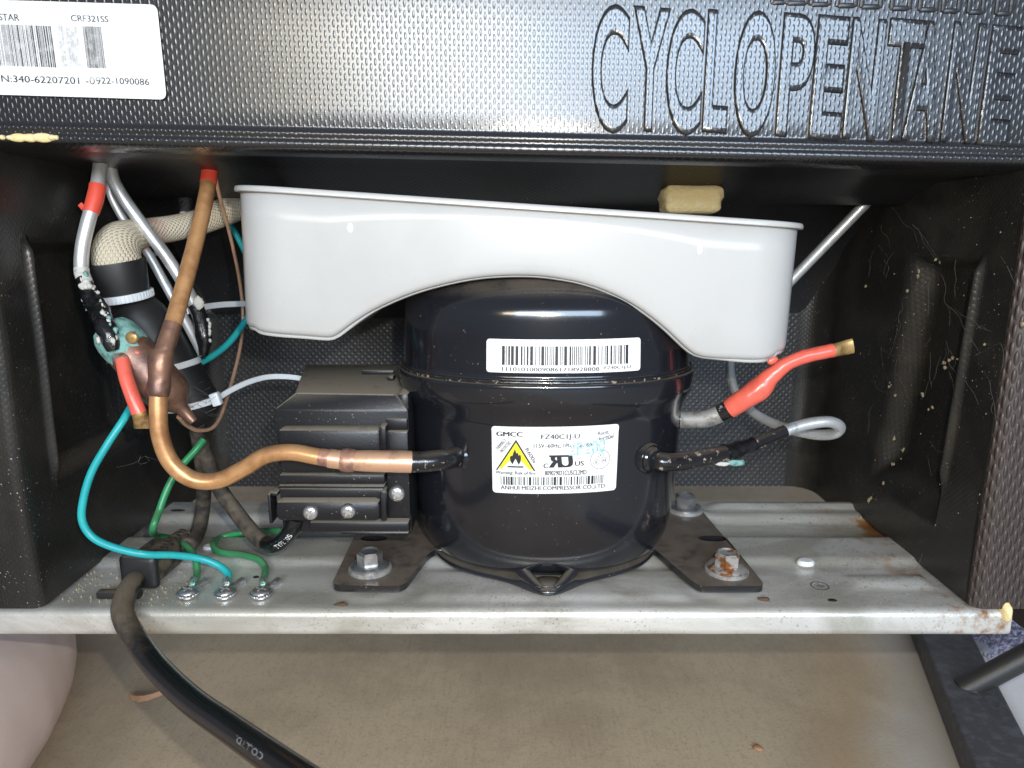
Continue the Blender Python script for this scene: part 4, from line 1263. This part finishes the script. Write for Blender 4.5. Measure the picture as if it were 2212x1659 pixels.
ribbon('tail', [U(468, 862, 52), U(500, 842, 60), U(540, 824, 70), U(580, 814, 80), U(625, 814, 88), U(665, 820, 94)], 2.7, .9, M['nylon'], t3, (0, 0, 1))
o = Path(pp([(300, 570, 80, 1.2), (318, 556, 82, 1.2), (345, 540, 86, 1.2)]), 4)
t4 = thing('cable_tie', U(318, 556, 82), 'short white cable tie end beside the woven sleeve', 'cable tie', G)
ribbon('tail', [U(300, 572, 72), U(320, 556, 78), U(350, 540, 86)], 2.6, .9, M['nylon'], t4, (0, 0, 1))
blob('adhesive_pad', U(400, 468, 132), (3, 2, 4), M['white_label'], fridge, .5)

# ================================================================== WIRES AND CORDS
def tz(px, py, h, r): 
    q = on_tray(px, py); q = UZ(px, py, q.z + h); return (q.x, q.y, q.z, r)
def wp(pts, r): return pp([(a, b, c, r) for a, b, c in pts])
# teal earth wire
Pt = Path(wp([(490, 466, 118), (507, 500, 118), (530, 545, 116), (556, 605, 112), (548, 660, 107), (524, 702, 100), (490, 745, 90), (440, 780, 76), (385, 799, 62), (330, 820, 50), (295, 860, 38), (268, 905, 28), (232, 960, 22), (198, 1020, 18), (180, 1080, 15), (178, 1125, 14), (200, 1160, 14), (245, 1182, 14), (310, 1197, 16), (375, 1199, 24), (430, 1206, 30), (472, 1221, 31.5), (493, 1240, 29)], 1.75) +
          [tz(492, 1256, .9, 1.5)], 8)
Wg = 'earth wires screwed to the tray'
tw = thing('earth_wire', Pt.p[-20], 'long teal earth wire arching from the left wall to the middle tray screw', 'wire', Wg)
Pt.tube('insulation', M['teal'], tw, seg=12)
Pg = Path(wp([(440, 950, 46), (420, 975, 42), (385, 1015, 38), (362, 1055, 34), (345, 1100, 30), (330, 1145, 26)], 1.75) + [tz(340, 1157, 9, 1.75), tz(368, 1163, 9, 1.75), tz(400, 1177, 8.5, 1.75), tz(421, 1205, 5, 1.75), tz(426, 1235, 2, 1.7), tz(420, 1255, .9, 1.5)], 8)
gw = thing('earth_wire', Pg.p[-20], 'green earth wire descending behind the copper bend to the left tray screw', 'wire', Wg)
Pg.tube('insulation', M['green'], gw, seg=12)
Ph = Path([*wp([(664, 1122, 26), (656, 1138, 34), (632, 1149, 44), (600, 1147, 48)], 1.75), tz(560, 1148, 7, 1.75), tz(515, 1152, 5, 1.75), tz(476, 1162, 3.2, 1.75), tz(461, 1176, 2.6, 1.75), tz(476, 1192, 2.6, 1.75), tz(520, 1198, 2.6, 1.75), tz(557, 1208, 2.6, 1.75), tz(573, 1226, 2, 1.75), tz(572, 1241, 1.6, 1.7), tz(569, 1254, .9, 1.5)], 8)
hw_ = thing('earth_wire', Ph.p[-20], 'green earth wire kinked out of the terminal box to the right tray screw', 'wire', Wg)
Ph.tube('insulation', M['green'], hw_, seg=12)
for par, px, sx, mt in ((gw, 419, 407, 'green'), (tw, 490, 487, 'teal'), (hw_, 568, 565, 'green')):
    a, b = on_tray(px, 1257, 1.3), on_tray(sx + 2, 1282, .9)
    Path([(*a, 1.9), (*a.lerp(b, .25), 1.9), (*a.lerp(b, .4), 1.5)], 3).tube('crimp', M['greygreen'], par, seg=10)
    c = on_tray(sx, 1287, .5)
    e = a.lerp(b, .3)
    bm = bmesh.new(); d_ = (c - e); box_bm(bm, (e + c) / 2 + Vector((0, 0, .3)), (3.4, d_.length, .7), .15); from_bm('terminal_tongue', bm, M['greygreen'], par)
    lathe('ring_terminal', [(5.0, .1), (5.0, .9), (2, 1.0)], T(c), M['steel'], par, 24)
SGp = 'earth screws along the front of the tray'
for sx, wn in ((407, 'left screw of three, holding the wire that drops behind the bend'), (487, 'middle screw of three, holding the teal wire'), (565, 'right screw of three, holding the kinked green wire')):
    c = on_tray(sx, 1286, 1.3)
    o = thing('earth_screw', c, 'shiny serrated ' + wn, 'screw', SGp)
    vs, fs = [], []
    n = 48
    prof = [(5.0, 0), (5.1, .5), (4.5, .8), (4.3, 1.3), (3.6, 1.9), (2.2, 2.3), (.01, 2.4)]
    for j, (r, z) in enumerate(prof):
        for i in range(n):
            rr = r * (1 + (.05 if i % 2 else -.03)) if j < 2 else r
            vs.append(c + Vector((rr * math.cos(2 * PI * i / n), rr * math.sin(2 * PI * i / n), z)))
    for j in range(len(prof) - 1):
        for i in range(n): fs.append((j * n + i, j * n + (i + 1) % n, j * n + n + (i + 1) % n, j * n + n + i))
    mesh('screw_head', vs, fs, M['steel'], o, sharp=40)
    bm = bmesh.new(); box_bm(bm, c + Vector((0, 0, 2.25)), (5.0, .8, .5), .1, Matrix.Rotation(1.3, 3, 'Z')); box_bm(bm, c + Vector((0, 0, 2.25)), (.8, 5.0, .5), .1, Matrix.Rotation(1.3, 3, 'Z'))
    from_bm('cross_recess', bm, M['washer'], o, smooth=False)
    q = on_tray(sx + 22, 1268, 0)
    Path([(q.x - 1, q.y - 4, q.z - .5, .6), (q.x + .5, q.y, q.z + 1.0, 1.7), (q.x + 2.2, q.y + 4, q.z + 1.2, 2.0)], 4).tube('locating_tab', M['steel'], tray, seg=10)

# mains cord outside, with strain relief
Pm = Path([*pp([(318, 1222, 36, 4.6), (302, 1245, 24, 4.6), (285, 1262, 12, 4.7), (270, 1290, 2, 4.7), (266, 1330, -8, 4.75), (296, 1385, -18, 4.85), (342, 1445, -32, 4.95), (412, 1512, -52, 5.0), (500, 1575, -74, 5.0), (592, 1640, -96, 5.0), (696, 1712, -116, 5.0), (820, 1800, -136, 5)])], 8)
mc = thing('power_cord', Pm.p[40], 'thick black mains cord hanging over the tray lip', 'power cord')
def cord_mat():
    k = NT('part_dusty_cord')
    L = k.n('ShaderNodeSeparateXYZ', i0=k.uv()).outputs[1]
    nz = k.n('ShaderNodeSeparateXYZ', i0=k.n('ShaderNodeNewGeometry').outputs['Normal']).outputs[2]
    up = k.ramp(k.math('ADD', nz, k.math('MULTIPLY', k.math('SUBTRACT', k.noise(160, 4), .5), 1.2)), .0, .55)
    f = k.math('MULTIPLY', k.math('SUBTRACT', 1, k.ramp(k.math('ADD', L, k.math('MULTIPLY', k.noise(200, 4), .03)), .045, .095)), up)
    f = k.math('MULTIPLY', f, k.math('ADD', .45, k.math('MULTIPLY', k.noise(1400, 2), .9)), True)
    k.put(k.b.inputs['Base Color'], k.mix(f, (.009, .009, .010), (.15, .115, .08)))
    k.put(k.b.inputs['Roughness'], k.math('ADD', .2, k.math('MULTIPLY', f, .7), True))
    k.put(k.b.inputs['Normal'], k.n('ShaderNodeBump', in_Strength=.08, in_Distance=.0004, in_Height=k.noise(300, 4)).outputs[0])
    return k.m
M['mains'] = cord_mat()
Pm.tube('cord_jacket', M['mains'], mc, 0, 11, 28)
def on_cord(path, L0, sgn, off, tw_):
    def f(s, t):
        p, r, tt = path.at(L0 + sgn * s)
        cv = (Vector((0, CAMY, CAMZ)) - p); cv = (cv - tt * cv.dot(tt)).normalized()
        sd = cv.cross(tt) * sgn
        a = t / r + tw_
        return p + (cv * math.cos(a) + sd * math.sin(a)) * (r + off)
    return f
P10 = Print()
for i, (ch) in enumerate('CO.LTD'):
    pass
P10.text('CO.,LTD.', -10, 10, -1.1, 1.1)
P10.put('cord_print', on_cord(Pm, Pm.len[72] - 9, -1, .06, .25), M['cord_print'], mc)
sr = thing('strain_relief', on_tray(335, 1240), 'dusty black rubber strain relief wedge in the left of the tray', 'strain relief')
s0, s1 = on_tray(300, 1275), on_tray(372, 1205)
axis = (s1 - s0); axis.z = 0; axn = axis.normalized(); ang = math.atan2(axn.x, axn.y)
R = Matrix.Rotation(-ang, 3, 'Z')
c = s0 + axn * 15 + Vector((0, 0, 8.2))
bm = bmesh.new(); box_bm(bm, c, (15, 24, 14.5), 2.6, R, 3); from_bm('relief_block', bm, M['relief'], sr)
bm = bmesh.new(); box_bm(bm, s0 + axn * 2.4 + Vector((0, 0, 8.6)), (18.5, 4.4, 17), 3, R, 3); from_bm('relief_flange', bm, M['rubber'], sr)
q0 = on_tray(240, 1292, 1.9); bm = bmesh.new(); box_bm(bm, (q0.x + 4, q0.y + .5, q0.z), (20, 4.2, 3.6), .6); from_bm('locking_tab', bm, M['rubber'], sr)
for i in range(5):
    tie_ring('bellow_ring', c + axn * (13 + i * 3.2) + Vector((0, 0, -.4)), axn, 4.6, 1.7, M['relief'], sr)
lathe('bellow_core', [(5, 0), (4.8, 16), (.01, 16.1)], axis_mx(c + axn * 11, axn), M['cord_dusty'], sr, 20)
e = c + axn * 26
Pn = Path([(*e, 3.8), tz(408, 1178, 7, 3.9), tz(428, 1148, 8, 4), *pp([(437, 1105, 82, 4), (440, 1060, 78, 4), (438, 1010, 72, 4), (432, 960, 66, 4), (425, 915, 60, 4)])], 8)
o = Pn.tube('inner_cord', M['cord_dusty'], None, seg=18); tag(o, 'dusty dark cord rising straight from the strain relief to the black sleeve', 'cord', 'dusty cords inside the compartment')
Po = Path(pp([(425, 930, 66, 4), (448, 995, 68, 4), (474, 1055, 66, 4), (510, 1106, 58, 4), (545, 1150, 46, 4), (570, 1172, 38, 4), (594, 1177, 32, 4), (615, 1163, 28, 4), (630, 1143, 24, 4), (638, 1120, 24, 4)]), 8)
oc = thing('inner_cord', Po.p[30], 'dark cord slanting down to the clamp of the terminal box', 'cord', 'dusty cords inside the compartment')
Po.tube('dusty_jacket', M['cord_dusty'], oc, 0, 5.2, 18)
Po.tube('cord_jacket', M['cord'], oc, 5.1, 9, 18)
P11 = Print(); P11.text('TYPE 105', -7, 7, -1.2, 1.2)
P11.put('cord_print', on_cord(Po, Po.len[58], 1, .06, -.2), M['print'], oc)

# ================================================================== SMALL THINGS
bm = bmesh.new()
q = U(1490, 432, 96)
bmesh.ops.create_cube(bm, size=1)
bmesh.ops.scale(bm, vec=(32, 22, 14.5), verts=bm.verts)
bmesh.ops.bevel(bm, geom=bm.edges[:], offset=4.5, segments=4, profile=.5, affect='EDGES')
bmesh.ops.subdivide_edges(bm, edges=bm.edges[:], cuts=2, use_grid_fill=True)
for v in bm.verts:
    v.co += v.co.normalized() * .9 * noise.noise(v.co * .25)
    if v.co.z < 0: v.co.x *= .94
    v.co += q
o = from_bm('foam_lump', bm, M['foam'], None, sharp=180); tag(o, 'yellow foam lump stuck below the compartment roof', 'foam')

# cobwebs and crumbs on the right wall
def strands(name, lines, r, label):
    vs, fs = [], []
    for ln in lines:
        d = [Vector(q) for q in catmull([tuple(p) for p in ln], 4)]
        b0 = len(vs)
        for i, p in enumerate(d):
            t = (d[min(i + 1, len(d) - 1)] - d[max(i - 1, 0)]).normalized()
            e1 = t.orthogonal().normalized(); e2 = t.cross(e1)
            for k in range(3): vs.append(p + (e1 * math.cos(k * 2.094) + e2 * math.sin(k * 2.094)) * r)
        for i in range(len(d) - 1):
            for k in range(3): fs.append((b0 + i * 3 + k, b0 + i * 3 + (k + 1) % 3, b0 + i * 3 + 3 + (k + 1) % 3, b0 + i * 3 + 3 + k))
    o = mesh(name, vs, fs, M['web'])
    return tag(o, label, 'cobweb', kind='stuff')
def wall_pt(px, py, off):
    d = ray(px, py); t = (208 - off) / d.x
    return Vector((0, CAMY, CAMZ)) + d * t
rn = random.Random(11)
lines = []
def web(ax_, ay_, bx, by, off=3, n=4, jit=5):
    lines.append([wall_pt(lerp(ax_, bx, i / n) + rn.uniform(-jit, jit), lerp(ay_, by, i / n) + rn.uniform(-jit, jit), off + rn.uniform(-1.5, 1.5)) for i in range(n + 1)])
for a in ((1925, 445, 1985, 520), (1975, 480, 2020, 560), (1985, 500, 2035, 575), (2035, 590, 2050, 700), (2050, 660, 2120, 760), (2060, 670, 2140, 720), (2110, 770, 2160, 740), (2040, 740, 2060, 800), (2130, 800, 2150, 900), (2080, 800, 2110, 870),
          (1960, 640, 1935, 690), (1940, 700, 1920, 760), (1955, 720, 1935, 790), (1900, 760, 1960, 775), (2190, 840, 2205, 930), (2050, 800, 2075, 880), (2140, 870, 2165, 930), (1960, 1250, 1995, 1200), (2010, 600, 2000, 680), (2065, 560, 2060, 640), (2100, 700, 2130, 710)):
    web(*a)
for _ in range(22):
    x, y = rn.uniform(1880, 2190), rn.uniform(440, 980)
    web(x, y, x + rn.uniform(-25, 35), y + rn.uniform(15, 70), 1.5, 3, 6)
strands('cobweb', lines, .08, 'grey cobweb strands spread over the right compartment wall')
lines = []
def web2(pts):
    lines.append([U(x + rn.uniform(-2, 2), y + rn.uniform(-2, 2), Y) for x, y, Y in pts])
web2([(250, 1010, 40), (290, 1000, 40), (310, 985, 38), (330, 990, 36), (380, 1002, 30)])
web2([(305, 985, 38), (300, 1000, 36), (320, 998, 36), (315, 985, 36)])
web2([(385, 870, 40), (420, 855, 46), (455, 835, 50)]); web2([(390, 895, 38), (430, 870, 46), (470, 845, 56)]); web2([(380, 880, 38), (410, 878, 44), (450, 890, 50)]); web2([(395, 860, 40), (415, 835, 48), (440, 825, 52)])
for _ in range(10):
    x, y = rn.uniform(385, 470), rn.uniform(830, 900)
    web2([(x, y, 45), (x + rn.uniform(-20, 20), y + rn.uniform(-12, 12), 42), (x + rn.uniform(-30, 40), y + rn.uniform(-14, 8), 40)])
web2([(330, 1105, 45), (350, 1130, 46), (375, 1125, 48), (390, 1140, 50)]); web2([(560, 850, 90), (590, 880, 95), (630, 905, 100)])
strands('cobweb', lines, .08, 'fine cobweb strands around the drier and the copper bend')

def crumbs(name, pts, mt, label):
    bm = bmesh.new()
    for c, s_ in pts:
        b = bmesh.new(); bmesh.ops.create_icosphere(b, subdivisions=1, radius=1)
        for v in b.verts:
            v.co *= rn.uniform(.6, 1.2); v.co = Vector((v.co.x * s_ * .7, v.co.y * s_, v.co.z * s_ * rn.uniform(.7, 1.6))) + c
        add_bm(bm, b)
    o = from_bm(name, bm, mt, None, smooth=False)
    return tag(o, label, 'debris', kind='stuff')
cr = [(2025, 565), (1983, 590), (1957, 625), (1995, 855), (2040, 785), (2045, 800), (1925, 830), (1935, 850), (1930, 945), (1950, 968), (1945, 990), (1930, 1005), (1905, 1040), (1880, 1075), (1855, 1120), (2010, 880), (1967, 1275), (1975, 1300), (1955, 1290), (1940, 1290), (1985, 1290),
      (2140, 1315), (2075, 1400), (2130, 745), (2070, 780), (2055, 775), (1870, 620), (2205, 700)]
pts = []
for px, py in cr:
    if py > 1310: continue
    for _ in range(rn.choice((1, 2, 3))):
        pts.append((wall_pt(px + rn.uniform(-5, 5), py * 1.0 + rn.uniform(-6, 6), .8), rn.uniform(.5, 1.25)))
for _ in range(60): pts.append((wall_pt(rn.uniform(1840, 2190), rn.uniform(450, 1150), .5), rn.uniform(.12, .4)))
crumbs('foam_crumbs', pts, M['crumb'], 'tan foam crumbs and insect cases stuck to the right compartment wall')
pts = [(on_tray(rn.uniform(130, 420), rn.uniform(1235, 1308), .2), rn.uniform(.2, .7)) for _ in range(170)]
pts += [(on_tray(rn.uniform(420, 2000), rn.uniform(1195, 1305), .1), rn.uniform(.12, .38)) for _ in range(150)]
crumbs('grit', pts, M['crumb'], 'pale grit scattered over the left end of the base tray')
for px, py, c_ in ((737, 1308, 'curled dark brown leaf scrap beside the left rubber mount'), (1650, 1297, 'dark twig scrap beside the right rubber mount')):
    q = on_tray(px, py, .6)
    o = blob('leaf_scrap', q, (2.6, 1.2, .8), M['scrap'], None, .8, .6, 2); tag(o, c_, 'leaf scrap')
q = UZ(315, 1505, FL + 3)
def leaf():
    vs, fs = [], []
    n = 14
    a, b = UZ(278, 1503, FL + 3), UZ(350, 1495, FL + 8)
    for i in range(n + 1):
        t = i / n
        p = a.lerp(b, t) + Vector((0, -3.5 * math.sin(PI * t), 0))
        w = .35 + 1.3 * abs(math.sin(PI * (t * .9 + .08))) * (.3 + .9 * abs(math.sin(i * 2.3)))
        vs += [p + Vector((0, w * .3, 1)), p + Vector((.5, -w, -1)), p + Vector((.5, -w, -1.5)), p + Vector((0, w * .3, .5))]
    for i in range(n):
        for k in range(4): fs.append((i * 4 + k, i * 4 + (k + 1) % 4, i * 4 + 4 + (k + 1) % 4, i * 4 + 4 + k))
    fs += [(3, 2, 1, 0), tuple(n * 4 + k for k in range(4))]
    o = mesh('dry_leaf', vs, fs, M['leaf'], sharp=40); tag(o, 'torn orange brown dry leaf on the concrete beside the mains cord', 'leaf')
leaf()
o = blob('leaf_chip', UZ(1637, 1616, FL + 1.0), (2.2, 3, .8), M['leaf'], None, .5, .4, 2); tag(o, 'small orange leaf chip on the concrete at lower right', 'leaf chip')

# dark steel frame on the floor, white cloth beyond it, tuft of fluff
mf = thing('metal_frame', (250, 100, FL), 'dark textured metal floor frame with a welded round bar at lower right', 'metal frame')
a, b = UZ(1964, 1368, FL), UZ(2071, 1659, FL)
dv = (b - a); dv.z = 0; dv.normalize()
nrm = Vector((-dv.y, dv.x, 0))
if nrm.x < 0: nrm = -nrm
bm = bmesh.new()
cen = (a + b) / 2 + nrm * 15.5 + Vector((0, 0, 8.7))
box_bm(bm, cen, (31, 700, 17), 1.8, Matrix.Rotation(math.atan2(-dv.x, dv.y), 3, 'Z'), 3)
from_bm('floor_rail', bm, M['frame'], mf)
r0, r1 = UZ(2110, 1474, FL + 19), UZ(2230, 1410, FL + 40)
dd = (r1 - r0)
lathe('round_bar', [(6.4, -9), (6.4, dd.length * 3), (.01, dd.length * 3)], axis_mx(r0, dd), M['rod'], mf, 24)
blob('weld_bead', r0 + Vector((-2, 0, -3.5)), (8, 8, 3), M['frame'], mf, .3, .3)
def cloth():
    vs, fs = [], []
    n = 26
    for i in range(n):
        for j in range(n):
            p = Vector((265 + i * 12, -60 + j * 20, 0)) + dv * 0
            x = p.x + (p.y - b.y) * (dv.x / dv.y)
            vs.append((x, p.y, FL + 3.5 + 2.2 * noise.noise(Vector((x * .02, p.y * .02, 0)))))
    for i in range(n - 1):
        for j in range(n - 1): fs.append((i * n + j, i * n + n + j, i * n + n + j + 1, i * n + j + 1))
    o = mesh('white_cloth', vs, fs, M['cloth'])
    sd = o.modifiers.new('thickness', 'SOLIDIFY'); sd.thickness = .002
    tag(o, 'white cloth spread on the floor beyond the dark frame', 'cloth')
cloth()
def fluff():
    vs, fs = [], []
    c = UZ(2172, 1366, FL + 20)
    for i in range(420):
        p = c + Vector((rn.uniform(-16, 24), rn.uniform(-14, 14), rn.uniform(-12, 4)))
        d = Vector((rn.uniform(-1, 1), rn.uniform(-1.2, .3), rn.uniform(-.4, 1))).normalized() * rn.uniform(5, 10)
        e = d.orthogonal().normalized() * .55; e2 = d.cross(e).normalized() * .55
        k = len(vs)
        m_ = p + d * .5 + e * 2
        vs += [p - e, p + e, p + e2, m_ - e * .8, m_ + e * .8, m_ + e2 * .8, p + d]
        fs += [(k, k + 1, k + 4, k + 3), (k + 1, k + 2, k + 5, k + 4), (k + 2, k, k + 3, k + 5), (k + 3, k + 4, k + 6), (k + 4, k + 5, k + 6), (k + 5, k + 3, k + 6)]
    o = mesh('fluff_tuft', vs, fs, M['fluff'], smooth=False); tag(o, 'tuft of purple grey fluffy pile below the cabinet corner', 'fluff', kind='stuff')
fluff()
# kneeling person's bare knee
kn = [UZ(0, 1345, FL + 14), UZ(-2, 1362, FL + 18), UZ(-6, 1405, FL + 22), UZ(-46, 1490, FL + 26), UZ(-175, 1620, FL + 32), UZ(-400, 1820, FL + 36), UZ(-760, 2150, FL + 40)]
kr = [8, 27, 40, 43, 47, 54, 60]
Pq = Path([(*p, r) for p, r in zip(kn, kr)], 10)
o = Pq.tube('person', M['skin'], None, seg=40, lump=.02, lsc=.03)
tag(o, 'pale bare knee of a person kneeling at the lower left of the tray', 'person')
